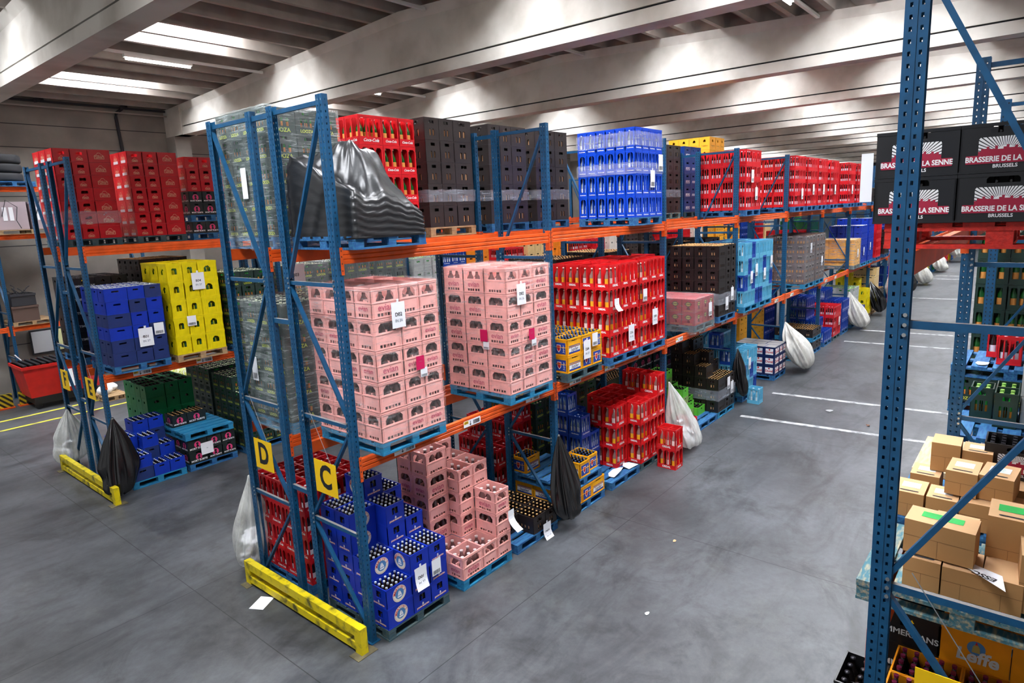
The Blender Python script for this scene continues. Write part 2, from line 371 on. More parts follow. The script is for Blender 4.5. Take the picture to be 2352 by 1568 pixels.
# zig zag: s=0 starts at the aisle post top
BR_D = {0: [brace_mesh('u', 4.87, 3.45), brace_mesh('d', 3.36, 2.17), brace_mesh('u', 2.08, 1.10), brace_mesh('d', 1.02, 0.12)],
        1: [brace_mesh('d', 4.87, 3.45), brace_mesh('u', 3.36, 2.17), brace_mesh('d', 2.08, 1.10), brace_mesh('u', 1.02, 0.12)]}
def frame(x, y, rowlab, idx, z=0, near=False, mirror=0):
    o = empty('upright_frame', (x, y, z), 'blue perforated steel upright frame, %s from near end of %s' % (ORD[idx], rowlab), 'rack frame', 'upright frames of ' + rowlab)
    pa = put('post', POST[not near], parent=o)
    pb = put('post', POSTF[not near], (0, D, 0), parent=o)
    for zz in HZ[1:]: put('horizontal_brace', BR_H[zz], parent=o)
    for me in BR_D[mirror]: put('diagonal_brace', me, parent=o)
    if near:
        for yb, pp in ((0.075, pa), (-0.075, pb)):
            for zz in HZ[1:4]:
                for dz in (-0.045, 0, 0.045): put('bolt', BOLT, (0, yb, zz + dz), parent=pp)
    return o
def beam_mesh(L=3.0):
    mb = MB(); h = 0.115
    # stepped profile toward the aisle (-y)
    prof = [(0, -h/2), (0, -h/2 + 0.03), (0.008, -h/2 + 0.038), (0, -h/2 + 0.046), (0, 0.012), (0.008, 0.02), (0, 0.028), (0, h/2), (0.045, h/2), (0.045, -h/2)]
    mb.rings([[(xx, y, z) for y, z in prof] for xx in (0.06, L - 0.005)], orange)
    return mb.mesh('beam_bar')
BEAMM = beam_mesh()
def conn_mesh(side):
    mb = MB(); x0, x1 = ((0.0545, 0.064) if side == 0 else (2.99, 3.0))
    mb.box((x0, -0.004, -0.15), (x1, 0.05, 0.085), orange); mb.box((x0 - (0.02 if side == 0 else 0), -0.007, -0.15), (x1 + (0.02 if side else 0), -0.003, 0.085), orange)
    for z in (-0.12, -0.06, 0.0, 0.05): mb.box((x0 - 0.012 if side == 0 else x0 + 0.012, -0.0085, z), (x0 - 0.004 if side == 0 else x0 + 0.02, -0.0068, z + 0.014), dark_grey)
    return mb.mesh('end_connector')
CONN = [conn_mesh(0), conn_mesh(1)]
def rbeam(x, y, z, rear, lev, rowlab, idx, nl=None):
    o = empty('rack_beam', (x, y, z), 'orange steel beam, %s level, %s side, %s bay of %s' % (lev, 'rear' if rear else 'front', ORD[idx], rowlab), 'rack beam', 'beams of ' + rowlab)
    s = -1 if rear else 1
    for nm, me in (('bar', BEAMM), ('end_connector', CONN[0]), ('end_connector', CONN[1])):
        c = put(nm, me, parent=o); c.scale = (1, s, 1)
    return o
Z1, Z2 = 1.762, 3.64
SPM = {}
for z in (4.9, 3.02, 1.3):
    m_ = MB(); m_.bar((0.028, -G + 0.0, z), (0.028, 0.0, z), 0.03, 0.045, steel, top=steel_top); SPM[z] = m_.mesh('spacer_bar')
rows = [('rack C', 0.0, 0.0, 16, 0), ('rack D', 0.0, D + G, 16, 1), ('rack E', -0.06, 6.05, 13, 0), ('rack F', -0.06, 6.05 + D + G, 13, 1)]
for lab, x0, y0, nfr, mir in rows:
    for i in range(nfr):
        frame(x0 + 3 * i, y0, lab, i, near=(i < 2 and lab in ('rack C', 'rack D')), mirror=mir)
        if i < nfr - 1:
            for z, lev in ((Z1, 'lower'), (Z2, 'upper')):
                rbeam(x0 + 3 * i, y0, z, False, lev, lab, i)
                rbeam(x0 + 3 * i, y0 + D, z, True, lev, lab, i)
        if mir:   # spacers to the row in front
            o = empty('row_spacer', (x0 + 3 * i, y0, 0), 'short blue spacer bars tying %s to its neighbour at frame %s' % (lab, ORD[i]), 'rack spacer', 'spacers of ' + lab)
            for z in (4.9, 3.02, 1.3): put('spacer_bar', SPM[z], parent=o)
# right foreground rack (seen from its front, aisle at +y)
YR = -4.13
for i in range(4):
    o = frame(3 * i, YR - D, 'right foreground rack', i, near=(i < 2), mirror=1)
    if i < 3:
        for z, lev in ((Z1, 'lower'), (Z2, 'upper')):
            rbeam(3 * i, YR - D, z, False, lev, 'right foreground rack', i)
            rbeam(3 * i, YR, z, True, lev, 'right foreground rack', i)
# wall rack
for i, x in enumerate((-2.45, 0.6, 3.6, 6.6, 9.6)):
    frame(x, 13.75, 'wall rack', i, mirror=0)
    if i < 4:
        for z, lev in ((Z1, 'lower'), (3.86, 'middle'), (4.93, 'upper')): rbeam(x, 13.75, z, False, lev, 'wall rack', i)

# end guards
def guard(x, y0, y1, label):
    o = empty('end_guard', (x, y0, 0), label, 'rack guard', 'yellow rack end guards'); L_ = y1 - y0
    m = MB(); m.box((-0.03, 0, 0.175), (0.04, L_, 0.265), yellowp); m.obj('top_rail', o)
    m = MB(); m.box((-0.03, 0, 0.03), (0.04, L_, 0.105), yellowp); m.obj('bottom_rail', o)
    for yy_ in (0, L_ - 0.09):
        m = MB(); m.box((-0.032, yy_ - 0.002, 0.006), (0.042, yy_ + 0.092, 0.267), yellowp); m.obj('end_post', o)
        m = MB(); m.box((-0.1, yy_ - 0.04, 0), (0.12, yy_ + 0.1, 0.006), mat('rusty_plate', '#6b6245', 0.7, noise=0.5)); m.obj('base_plate', o)
guard(-0.14, -0.07, 2.02, 'yellow steel end guard at the foot of racks C and D')
guard(-0.25, 5.55, 7.95, 'yellow steel end guard at the foot of racks E and F')

# letter signs
def sign(ch, x, y, z, label, tilt=0.0):
    o = empty('letter_sign', (x, y, z), label, 'sign', 'yellow rack letter signs'); o.rotation_euler = (0, 0, tilt)
    m = MB(); m.box((-0.004, -0.175, -0.165), (0, 0.175, 0.165), yellow_sign); pl_ = m.obj('plate', o)
    if ch:
        m = MB(); F = Face(m, (-0.004, 0, 0), (0, -1, 0), (0, 0, 1), (-1, 0, 0)); F.text(ch, 0, 0.0, 0.32, black, 0.0015, bold=0.011, sx=0.85); m.obj('letter', pl_)
    m = MB(); m.tube([(-0.001, -0.1, 0.16), (0.03, 0.22, 0.62)], 0.0025, mat('wire', '#9aa0a4', 0.4, 0.6), 5); m.obj('hanging_wire', o)
sign('C', -0.012, 0.475, 1.555, 'yellow square sign with black letter C')
sign('D', -0.012, 1.60, 1.545, 'yellow square sign with black letter D')
sign('E', -0.075, 6.53, 1.575, 'yellow square sign with black letter E')
sign('F', -0.075, 7.70, 1.555, 'yellow square sign with black letter F')
sign('', -0.012, -4.52, 1.60, 'yellow sign plate at the bottom right picture edge')

# ------------------------------------------------------------------ pallets
PALM = {}
def pallet_parts(wood, wx, wy, h):
    key = (wood, wx, wy, h)
    if key in PALM: return PALM[key]
    W = WOOD[wood]; t = 0.018 * h / 0.115; P = []
    n = 6; bw = wy / n * 0.78; zt = h
    for i in range(n):
        m = MB(); a = i * (wy - bw) / (n - 1); m.box((0, a, zt - t), (wx, a + bw, zt), W); P.append(('deck_board', m.mesh('deck_board')))
    sw = 0.09
    for i in range(3):
        m = MB(); a = i * (wx - sw) / 2; m.box((a, 0, zt - 2 * t), (a + sw, wy, zt - t), W); P.append(('stringer', m.mesh('stringer')))
    for i in range(3):
        for j in range(3):
            m = MB(); a = i * (wx - sw) / 2; b = j * (wy - 0.11) / 2; m.box((a + 0.004, b + 0.002, t), (a + sw - 0.004, b + 0.108, zt - 2 * t), W); P.append(('block', m.mesh('block')))
    for j in range(3):
        m = MB(); b = j * (wy - 0.1) / 2; m.box((0, b, 0), (wx, b + 0.1, t), W); P.append(('bottom_board', m.mesh('bottom_board')))
    for i in range(2):
        m = MB(); a = i * (wx - sw); m.box((a, 0.1, 0.0), (a + sw, wy / 2 - 0.05, t), W); m.box((a, wy / 2 + 0.05, 0.0), (a + sw, wy - 0.1, t), W); P.append(('bottom_runner', m.mesh('bottom_runner')))
    al = MB()
    for _, me in P: al.add(me)
    PALM[key] = (P, al.mesh('pallet')); return PALM[key]
PNAME = {'blue': 'blue', 'teal': 'turquoise', 'worn': 'worn blue-grey', 'raw': 'bare wooden', 'pale': 'pale new wooden', 'red': 'red', 'dark': 'dark dirty blue'}
def pallet(x, y, z, wood, where, detail=True, wx=0.8, wy=0.96, h=0.115):
    P, al = pallet_parts(wood, wx, wy, h); lab = '%s pallet %s' % (PNAME[wood], where)
    if detail:
        o = empty('pallet', (x, y, z), lab, 'pallet', 'loaded pallets')
        for nm, me in P: put(nm, me, parent=o)
    else:
        o = put('pallet', al, (x, y, z)); tag(o, lab, 'pallet', 'loaded pallets')
    return o

# ------------------------------------------------------------------ bottles
BT = {}    # type -> dict(mats..., near list, far list)
def btype(name, glass, cap, label, kind, look):
    BT[name] = dict(glass=mat('glass_' + name, glass, 0.12, spec=0.7), cap=mat('cap_' + name, cap, 0.3, 0.4), label=mat('label_' + name, label, 0.6), kind=kind, look=look, near=[], far=[])
btype('brown', '#1c1210', '#d8dde4', '#2a1a14', 'beer_bottle', 'brown')
btype('goldcap', '#1c1210', '#d2a46a', '#d9a878', 'beer_bottle', 'brown')
btype('bluecap', '#201412', '#2c4f86', '#1f2a44', 'beer_bottle', 'brown')
btype('redcap', '#1b0f12', '#8c2a55', '#4a1a2c', 'beer_bottle', 'brown')
btype('rosecap', '#1b0f12', '#c77a86', '#4a1a2c', 'beer_bottle', 'brown')
btype('clear', '#6f4a48', '#efe6e6', '#a88280', 'water_bottle', 'clear')
btype('green', '#165a22', '#e8e2d0', '#e29a4a', 'soft_drink_bottle', 'green')
btype('amber', '#3a1c10', '#8a5a20', '#d08020', 'beer_bottle', 'brown')
btype('plaing', '#1a5a2a', '#cfd4cc', '#16481f', 'soft_drink_bottle', 'green')
btype('looza', '#1f8a34', '#dfe6c8', '#e8923c', 'juice_bottle', 'green')
btype('limecap', '#27a23c', '#b4f07a', '#e9a030', 'juice_bottle', 'green')
btype('orval', '#9a7872', '#f0e8d8', '#f1e6e0', 'lemonade_bottle', 'clear')
btype('orvaly', '#9a7872', '#f0e8d8', '#f4b41c', 'lemonade_bottle', 'clear')
btype('water', '#9fb4bd', '#dfe8ee', '#e6eef0', 'water_bottle', 'clear')
btype('cola', '#2a1c1c', '#d8d8e0', '#dfe2ec', 'soft_drink_bottle', 'dark cola')
btype('darkcap', '#181414', '#26262c', '#6d5c48', 'beer_bottle', 'brown')
SEGM = (('glass', 0, 1), ('label', 1, 2), ('glass', 2, 3), ('glass', 3, 4), ('glass', 4, 5), ('cap', 5, 6))
PROF = [(1, 0.0), (1, 0.16), (1, 0.46), (0.98, 0.60), (0.42, 0.80), (0.36, 0.93), (0.46, 0.93), (0.46, 1.0)]
PM = ['glass', 'label', 'glass', 'glass', 'glass', 'glass', 'cap']
def template(seg):
    v = []; f = []; mi = []; order = ['glass', 'cap', 'label']
    for r, z in PROF: v += [(r * math.cos(2*PI*k/seg), r * math.sin(2*PI*k/seg), z) for k in range(seg)]
    for i in range(len(PROF) - 1):
        for k in range(seg):
            a = i * seg + k; b = i * seg + (k + 1) % seg; f.append((a, b, b + seg, a + seg)); mi.append(order.index(PM[i]))
    v.append((0, 0, 1.0)); c = len(v) - 1; L0 = (len(PROF) - 1) * seg
    for k in range(seg): f.append((L0 + k, L0 + (k + 1) % seg, c, c)); mi.append(1)
    return np.array(v, float), np.array(f, int), np.array(mi, int)
def stuff_bottles(name, tp, seg, label):
    b = BT[tp]; L_ = b['far']
    if not L_: return
    V, F, M_ = template(seg); P = np.array(L_, float)       # x y z r h
    n = len(P); vv = V[None, :, :] * np.stack([P[:, 3], P[:, 3], P[:, 4]], 1)[:, None, :] + P[:, None, :3]
    nv = len(V); ff = (F[None, :, :] + (np.arange(n) * nv)[:, None, None]).reshape(-1, 4)
    tri = ff[:, 2] == ff[:, 3]
    me = bpy.data.meshes.new(name)
    me.vertices.add(n * nv); me.vertices.foreach_set('co', vv.reshape(-1))
    cnt = np.where(tri, 3, 4); keep = np.ones((len(ff), 4), bool); keep[tri, 3] = False
    loops = ff[keep]; starts = np.concatenate([[0], np.cumsum(cnt)[:-1]])
    me.loops.add(len(loops)); me.loops.foreach_set('vertex_index', loops)
    me.polygons.add(len(ff)); me.polygons.foreach_set('loop_start', starts); me.polygons.foreach_set('loop_total', cnt)
    me.polygons.foreach_set('material_index', np.tile(M_, n))
    me.polygons.foreach_set('use_smooth', np.ones(len(ff), bool))
    for k in ('glass', 'cap', 'label'): me.materials.append(b[k])
    me.update(calc_edges=True); me.validate()
    o = bpy.data.objects.new(name, me); C.objects.link(o); tag(o, label, 'bottles', kind='stuff')
BOTM = {}
def near_bottle(tp, x, y, z, r, h, where):
    key = (tp, round(r, 4), round(h, 4))
    if key not in BOTM:
        b = BT[tp]; mb = MB(); seg = 12
        k = 0
        rings = [[(rr * r * math.cos(2*PI*i/seg), rr * r * math.sin(2*PI*i/seg), zz * h) for i in range(seg)] for rr, zz in PROF]
        body = MB(); body.rings(rings[:6], b['glass']); me1 = body.mesh(b['kind'], True)
        cp = MB(); cp.rings(rings[6:], b['cap']); me2 = cp.mesh('cap')
        lb = MB(); lb.rings([[(1.02 * r * math.cos(2*PI*i/seg), 1.02 * r * math.sin(2*PI*i/seg), zz * h) for i in range(seg)] for zz in (0.16, 0.46)], b['label'], False, False); me3 = lb.mesh('label', True)
        BOTM[key] = (me1, me2, me3)
    me1, me2, me3 = BOTM[key]; b = BT[tp]
    o = put(b['kind'], me1, (x, y, z)); tag(o, '%s bottle in %s' % (b['look'], where), 'bottle', 'bottles in ' + where)
    put('cap', me2, parent=o); put('bottle_label', me3, parent=o)

# ------------------------------------------------------------------ crates
white_ink = mat('white_ink', '#f0f0f0', 0.6); pink_ink = mat('pink_ink', '#c8506a', 0.5); red_ink = mat('red_ink', '#c8182c', 0.5); cream = mat('cream_ink', '#e8dfd0', 0.6)
tan = mat('tan_ink', '#d9a98a', 0.6); blue_ink = mat('blue_ink', '#1e3f9c', 0.5); navy_ink = mat('navy_ink', '#1a2f68', 0.5); lime_ink = mat('lime_ink', '#c9d64a', 0.6); gold_ink = mat('gold_ink', '#a8924a', 0.6)
magenta_ink = mat('magenta_ink', '#d2145a', 0.5); grape = mat('crimson_ink', '#a01438', 0.6); green_ink = mat('green_ink', '#18b24a', 0.6); pinkmark = mat('rose_ink', '#e0407c', 0.6); skyb = mat('pale_blue_ink', '#9ec4dc', 0.6); lgrey = mat('light_grey_ink', '#c4c8cc', 0.6); azure = mat('steel_blue_ink', '#4a7fb4', 0.6)
def PL(n, c, r=0.38, noise=0.0): return mat('plastic_' + n, c, r, noise=noise, scale=11)
def ring_text(F, body, a, b, r, size, m, start=90, span=150):
    n = len(body)
    for i, ch in enumerate(body):
        t = math.radians(start + span / 2 - span * i / max(n - 1, 1))
        if ch != ' ': F.text(ch, a + r * math.cos(t), b + r * math.sin(t), size, m, 0.0035, bold=0.0006, rot=t - PI / 2)
def ship(F, a, b, s, m):
    F.poly([(a - .5*s, b - .35*s), (a + .5*s, b - .35*s), (a + .35*s, b - .6*s), (a - .35*s, b - .6*s)], m, 0.003)
    F.poly([(a - .38*s, b - .25*s), (a + .02*s, b - .25*s), (a - .02*s, b + .55*s), (a - .2*s, b + .35*s)], m, 0.003)
    F.poly([(a + .06*s, b - .25*s), (a + .42*s, b - .25*s), (a + .2*s, b + .3*s), (a + .04*s, b + .5*s)], m, 0.003)
def K_evian(w, h, lg):
    n = 4 if lg else 3; hs = [(0.18*w, .56*h, .82*w, .86*h, 0.03)]
    for i in range(n + 1):
        a = 0.2*w + i * 0.6*w/(n+1); hs.append((a, .07*h, a + 0.6*w/(n+1) * .78, .17*h, 0))
    return hs
def D_evian(F, w, h, lg, rr):
    F.text('evian', w/2, .34*h, .085 if lg else .066, pink_ink, bold=0.001)
def K_jm(w, h, lg): return [] if lg else [(.34*w, .45*h, .66*w, .80*h, 0.005)]
def D_jm(F, w, h, lg, rr):
    if lg:
        F.disc(w/2, h/2, .40*h, cream, .001, 28); F.disc(w/2, h/2, .37*h, red_ink, .0013, 28); F.disc(w/2, h/2, .36*h, cream, .0016, 28); F.disc(w/2, h/2, .255*h, azure, .002, 24); ship(F, w/2, h/2, .3*h, white_ink)
        ring_text(F, "MARTIN'S", w/2, h/2, .305*h, .034, red_ink); pass
    else:
        F.rect(.16*w, .12*h, .84*w, .2*h, red_ink); F.text('JOHN MARTIN', w/2, .16*h, .024, white_ink, bold=.0006); ship(F, w/2, .31*h, .12*h, white_ink)
def K_coke(w, h, lg):
    n = 3 if lg else (1 if w < .2 else 2); g = .07; a = (1 - g*(n+1)) / n
    return [((g + i*(a+g))*w, .27*h, (g + i*(a+g) + a)*w, .90*h, .018) for i in range(n)]
def D_coke(F, w, h, lg, rr): F.text('Coca-Cola', w/2, .15*h, .155 * w, white_ink, bold=.0012, shear=.4)
def K_bbeer(w, h, lg):
    return [(.34*w, .74*h, .66*w, .88*h, .006)] + ([(.34*w, .2*h, .44*w, .5*h, .006), (.56*w, .2*h, .66*w, .5*h, .006)])
def K_slit(w, h, lg, n=None):
    n = n or (4 if lg else 3); return [((.09 + i*.84/n)*w, .22*h, (.09 + (i+.72)*.84/n)*w, .88*h, .006) for i in range(n)]
def K_champ(w, h, lg): return K_slit(w, h, lg, 3) if lg else [(.22*w, .24*h, .78*w, .9*h, .02)]
def D_small(t, m, s=.03, v=.11, sh=0.0, b=.0008):
    return lambda F, w, h, lg, rr: F.text(t, w/2, v*h, s * (1 if lg else .75), m, bold=b, shear=sh)
def K_handle(w, h, lg): return [(.34*w, .68*h, .66*w, .80*h, .005)]
def K_short(w, h, lg): return [] if lg else [(.3*w, .55*h, .7*w, .78*h, .008)]
def D_stella(F, w, h, lg, rr):
    s = h * (.8 if lg else .5); a, b = w/2, h*(.48 if lg else .26)
    for k, (m, d) in enumerate(((tan, .001), (mat('plastic_stella', '#c41420'), .0015))):
        g = s * (.5 - .05 * k); F.poly([(a - g*.9, b - g*.55), (a + g*.9, b - g*.55), (a + g*.9, b + g*.1), (a + g*.45, b + g*.35), (a + g*.2, b + g*.7), (a - g*.2, b + g*.7), (a - g*.45, b + g*.35), (a - g*.9, b + g*.1)], m, d)
    F.text('STELLA', a, b + .0*s, .24*s, tan, bold=.0008); F.text('ARTOIS', a, b - .17*s, .18*s, tan, bold=.0006)
    if rr.random() < .35: F.rect(.2*w, .08*h, .8*w, .3*h, lgrey, .004)
def K_yellow(w, h, lg): return [(.33*w, .40*h, .67*w, .74*h, .035 if lg else .015)]
def K_orval(w, h, lg):
    n = 3 if lg else 2; g = .055; a = (1 - g*(n+1)) / n
    return [((g + i*(a+g))*w, .2*h, (g + i*(a+g) + a)*w, .93*h, .025) for i in range(n)]
def D_orval(F, w, h, lg, rr):
    F.text('ORDAL', w/2, .10*h, .042 if lg else .034, white_ink, bold=.0022)
def D_jup(F, w, h, lg, rr):
    if lg:
        F.rect(.1*w, .12*h, .9*w, .58*h, blue_ink); F.rect(.1*w, .22*h, .9*w, .46*h, white_ink, .0015); F.text('Jupiler', w/2, .34*h, .06, navy_ink, .002, bold=.001, shear=.15)
    else:
        F.rect(.12*w, .12*h, .88*w, .78*h, blue_ink); F.poly([(.3*w, .66*h), (.58*w, .66*h), (.56*w, .35*h), (.44*w, .2*h), (.32*w, .35*h)], white_ink, .0015)
        F.poly([(.33*w, .62*h), (.55*w, .62*h), (.53*w, .37*h), (.44*w, .26*h), (.35*w, .37*h)], red_ink, .002); F.text('Jupiler', .74*w, .44*h, .04, white_ink, .002, rot=PI/2)
def K_jup(w, h, lg): return [(.3*w, .82*h, .7*w, .92*h, .008)] if lg else []
def D_dek(F, w, h, lg, rr):
    F.disc(w/2, .62*h, .24*h, black, .001, 22, .8); F.disc(w/2, .62*h, .2*h, gold_ink, .0015, 22, .75); F.text('DE KONINCK', w/2, .62*h, .022, black, .002, bold=.001)
    F.text('DE KONINCK', w/2, .1*h, .026, gold_ink, .002)
def K_dek(w, h, lg): return [(.38*w, .2*h, .62*w, .42*h, .02)]
def K_blk(w, h, lg):
    if lg: return [((.2 + i*.17)*w, .2*h, (.27 + i*.17)*w, .44*h, .004) for i in range(4)]
    return [(.32*w, .62*h, .68*w, .84*h, .006), (.36*w, .16*h, .46*w, .46*h, .004), (.54*w, .16*h, .64*w, .46*h, .004)]
def K_brown(w, h, lg): return [(.22*w, .64*h, .78*w, .82*h, .01), (.14*w, .16*h, .28*w, .48*h, .006), (.38*w, .16*h, .62*w, .48*h, .012), (.72*w, .16*h, .86*w, .48*h, .006)]
def K_redc(w, h, lg):
    if lg: return [((.06 + i*.3)*w, .2*h, (.32 + i*.3)*w, .88*h, .012) for i in range(3)]
    return K_slit(w, h, lg, 4)
def D_pepsi(F, w, h, lg, rr): F.text('PEPSI', w/2, .3*h, .085 if lg else .06, white_ink, bold=.002, shear=.2)
def K_looza(w, h, lg): return [(.34*w, .78*h, .66*w, .9*h, .006), (.22*w, .3*h, .32*w, .62*h, .004), (.42*w, .3*h, .58*w, .62*h, .006), (.68*w, .3*h, .78*w, .62*h, .004)]
def D_looza(F, w, h, lg, rr): F.text('LOOZA', w/2, .14*h, .055 if lg else .042, lime_ink, bold=.0012)
def D_mort(F, w, h, lg, rr):
    F.disc(w/2, .5*h, .26*h, pinkmark, .001, 20); F.disc(w/2, .6*h, .1*h, black, .0015, 12); F.poly([(w/2 - .12*h, .3*h), (w/2 + .12*h, .3*h), (w/2 + .06*h, .5*h), (w/2 - .06*h, .5*h)], black, .0015)
    F.text('MORT SUBITE', w/2, .2*h, .042 if lg else .032, white_ink, .002, bold=.0012)
def K_mort(w, h, lg): return [(.36*w, .82*h, .64*w, .93*h, .006)]
def D_duvel(F, w, h, lg, rr): F.rect(.14*w, .18*h, .86*w, .82*h, white_ink); F.text('Duvel', w/2, .45*h, .1 if lg else .07, red_ink, .002, bold=.002); F.disc(w/2, .72*h, .02, red_ink, .002, 8)
def D_duvelcap(F, w, h, lg, rr): pass
def D_senne(F, w, h, lg, rr):
    if not lg: return
    a, b = w/2, .36*h; F.rect(a - .3*w, .36*h, a + .3*w, .36*h + .0, white_ink)
    x0, x1, y0, y1 = a - .3*w, a + .3*w, .34*h, .72*h; cx, cy = a, .34*h
    # white sunburst: tapering rays out of a bright core
    F.poly([(a + .13*w*math.cos(t), cy + .2*h*math.sin(t)) for t in [PI*k/12 for k in range(13)]], white_ink, .0012)
    n = 26
    for k in range(n):
        t0 = PI * (k + .12) / n; t1 = PI * (k + .80) / n; P = []
        for t in (t0, t1):
            c, q = math.cos(t), math.sin(t); s = min((x1 - cx) / abs(c) if abs(c) > 1e-4 else 9, (y1 - cy) / q if q > 1e-4 else 9); P.append((cx + c*s, cy + q*s))
        F.poly([(cx, cy), P[0], P[1]], white_ink, .0014)
    sk = [0, .5, .5, .9, .4, .4, 1, .3, .3, .7, 1.1, .5, .5, .9, .35, .35, .8, .3, .6, 0]
    for i, s in enumerate(sk): F.rect(x0 + i*(x1-x0)/20, cy, x0 + (i+1)*(x1-x0)/20, cy + .1*h + s*.10*h, grape, .0022)
    F.rect(.07*w, .19*h, .93*w, .36*h, grape, .0026); F.text('BRASSERIE DE LA SENNE', w/2, .275*h, .0335, white_ink, .0034, bold=.0011, sx=.84)
    F.text('BRUSSELS', w/2, .13*h, .022, white_ink, .002, bold=.0005)
def K_senne(w, h, lg): return [(.32*w, .80*h, .68*w, .94*h, .012)] if lg else []
def D_leffe(F, w, h, lg, rr):
    if not lg: return
    F.disc(.52*w, .62*h, .2*h, azure, .001, 22); F.poly([(.46*w, .5*h), (.58*w, .5*h), (.57*w, .66*h), (.52*w, .78*h), (.47*w, .66*h)], gold_ink, .002); F.poly([(.5*w, .72*h), (.54*w, .72*h), (.52*w, .82*h)], red_ink, .0025)
    F.text('Leffe', .54*w, .36*h, .1, lgrey, .003, bold=.003, shear=.1)
def D_trapp(F, w, h, lg, rr): F.text('Trappistes', w/2, .3*h, .05 if lg else .035, mat('sepia_ink', '#7a4a12'), .002)
def K_round(w, h, lg): return [(.38*w, .6*h, .62*w, .8*h, .02)]
def D_bmans(F, w, h, lg, rr):
    if lg: F.text('TIMMERMANS', w/2, .4*h, .05, lgrey, .002, bold=.001); F.poly([(.4*w, .78*h), (.45*w, .88*h), (.47*w, .78*h)], yellow_sign); F.poly([(.52*w, .76*h), (.56*w, .86*h), (.6*w, .76*h)], yellow_sign)
KIND = {
 'evian': ('pink', .285, '#ffb8b0', K_evian, D_evian, 'clear', .078, 'rim2'),
 'evianf': ('pink', .265, '#ffb8b0', K_evian, D_evian, 'clear', .078, 'rim2'),
 'jm': ('blue', .207, '#0b2fae', K_jm, D_jm, 'brown', .052, 'rim'),
 'coke': ('red cola', .31, '#e01422', K_coke, D_coke, 'green', .085, 'rim'),
 'cokef': ('red cola', .27, '#c81420', K_coke, D_coke, 'cola', .078, 'rim'),
 'bbeer': ('black', .258, '#37302f', K_bbeer, None, 'goldcap', .062, 'rim'),
 'champ': ('blue water', .308, '#0848d0', K_champ, D_small('Chaudfontaine', white_ink, .024), 'water', .07, 'rim'),
 'champf': ('blue water', .3, '#0b3fa4', K_slit, D_small('Chaudfontaine', white_ink, .03), 'water', .07, 'rim'),
 'stella': ('red beer', .198, '#c41420', K_short, D_stella, 'darkcap', .055, 'rim'),
 'blueb': ('plain blue', .194, '#0c35b0', K_handle, None, 'brown', .055, 'rim'),
 'navyb': ('navy', .194, '#23366e', K_handle, None, 'brown', .055, 'rim'),
 'yellow': ('yellow', .29, '#f0da08', K_yellow, None, 'plaing', .08, 'ribs'),
 'orval': ('red lemonade', .318, '#e01a20', K_orval, D_orval, 'orval', .095, 'rim'),
 'jup': ('yellow beer', .22, '#fbb417', K_jup, D_jup, 'bluecap', .055, 'rim2'),
 'dek': ('dark red', .225, '#a0232e', K_dek, D_dek, 'darkcap', .055, 'rim'),
 'blk': ('brown-black', .213, '#241d1c', K_blk, None, 'goldcap', .055, 'rim'),
 'lb': ('light blue', .312, '#62b8dc', K_slit, None, 'water', .075, 'rim'),
 'lbd': ('dark blue', .312, '#1c48a8', K_slit, None, 'water', .075, 'rim'),
 'brown': ('brown', .235, '#4f3a37', K_brown, lambda F, w, h, lg, rr: [F.rect((.3 + .08*q)*w, .88*h, (.35 + .08*q)*w, .93*h, cream) for q in range(5)] and None, 'amber', .062, 'rim'),
 'redc': ('red', .282, '#d81824', K_redc, None, 'cola', .07, 'rim'),
 'pepsi': ('dark blue', .26, '#123a86', K_handle, D_pepsi, 'cola', .075, 'rim'),
 'looza': ('dark green', .245, '#253b36', K_looza, D_looza, 'looza', .066, 'rim'),
 'loozal': ('dark green', .31, '#1f3a30', K_looza, None, 'limecap', .075, 'rim'),
 'loozat': ('dark green', .31, '#1f3a30', K_champ, None, 'green', .085, 'rim'),
 'greenc': ('green', .23, '#128048', K_round, None, 'darkcap', .055, 'rim'),
 'mort': ('black beer', .205, '#1d2626', K_mort, D_mort, 'goldcap', .055, 'rim'),
 'duvel': ('navy beer', .215, '#17285c', None, D_duvel, 'darkcap', .055, 'rim'),
 'senne': ('black brewery', .225, '#1b1c1f', K_senne, D_senne, 'darkcap', .055, 'rim'),
 'leffe': ('orange', .212, '#f09a14', None, D_leffe, 'redcap', .06, 'rim'),
 'trapp': ('amber', .26, '#fbb22c', K_round, D_trapp, 'darkcap', .06, 'rim'),
 'lime': ('lime green', .15, '#63c63a', K_round, None, 'darkcap', .06, 'rim'),
 'limed': ('dull green', .15, '#8aa860', K_round, None, 'darkcap', .06, 'rim'),
 'grey': ('grey', .28, '#b6bab8', K_handle, None, 'limecap', .07, 'rim2'),
 'cream': ('cream', .24, '#e8c88c', K_handle, None, 'darkcap', .06, 'rim'),
 'white': ('white', .26, '#ece9de', K_round, None, 'darkcap', .06, 'rim'),
 'bmans': ('black brewery', .212, '#141416', K_round, D_bmans, 'darkcap', .06, 'rim'),
 'oran': ('orange', .26, '#f58a18', K_handle, None, 'darkcap', .06, 'rim'),
}
CM = {}
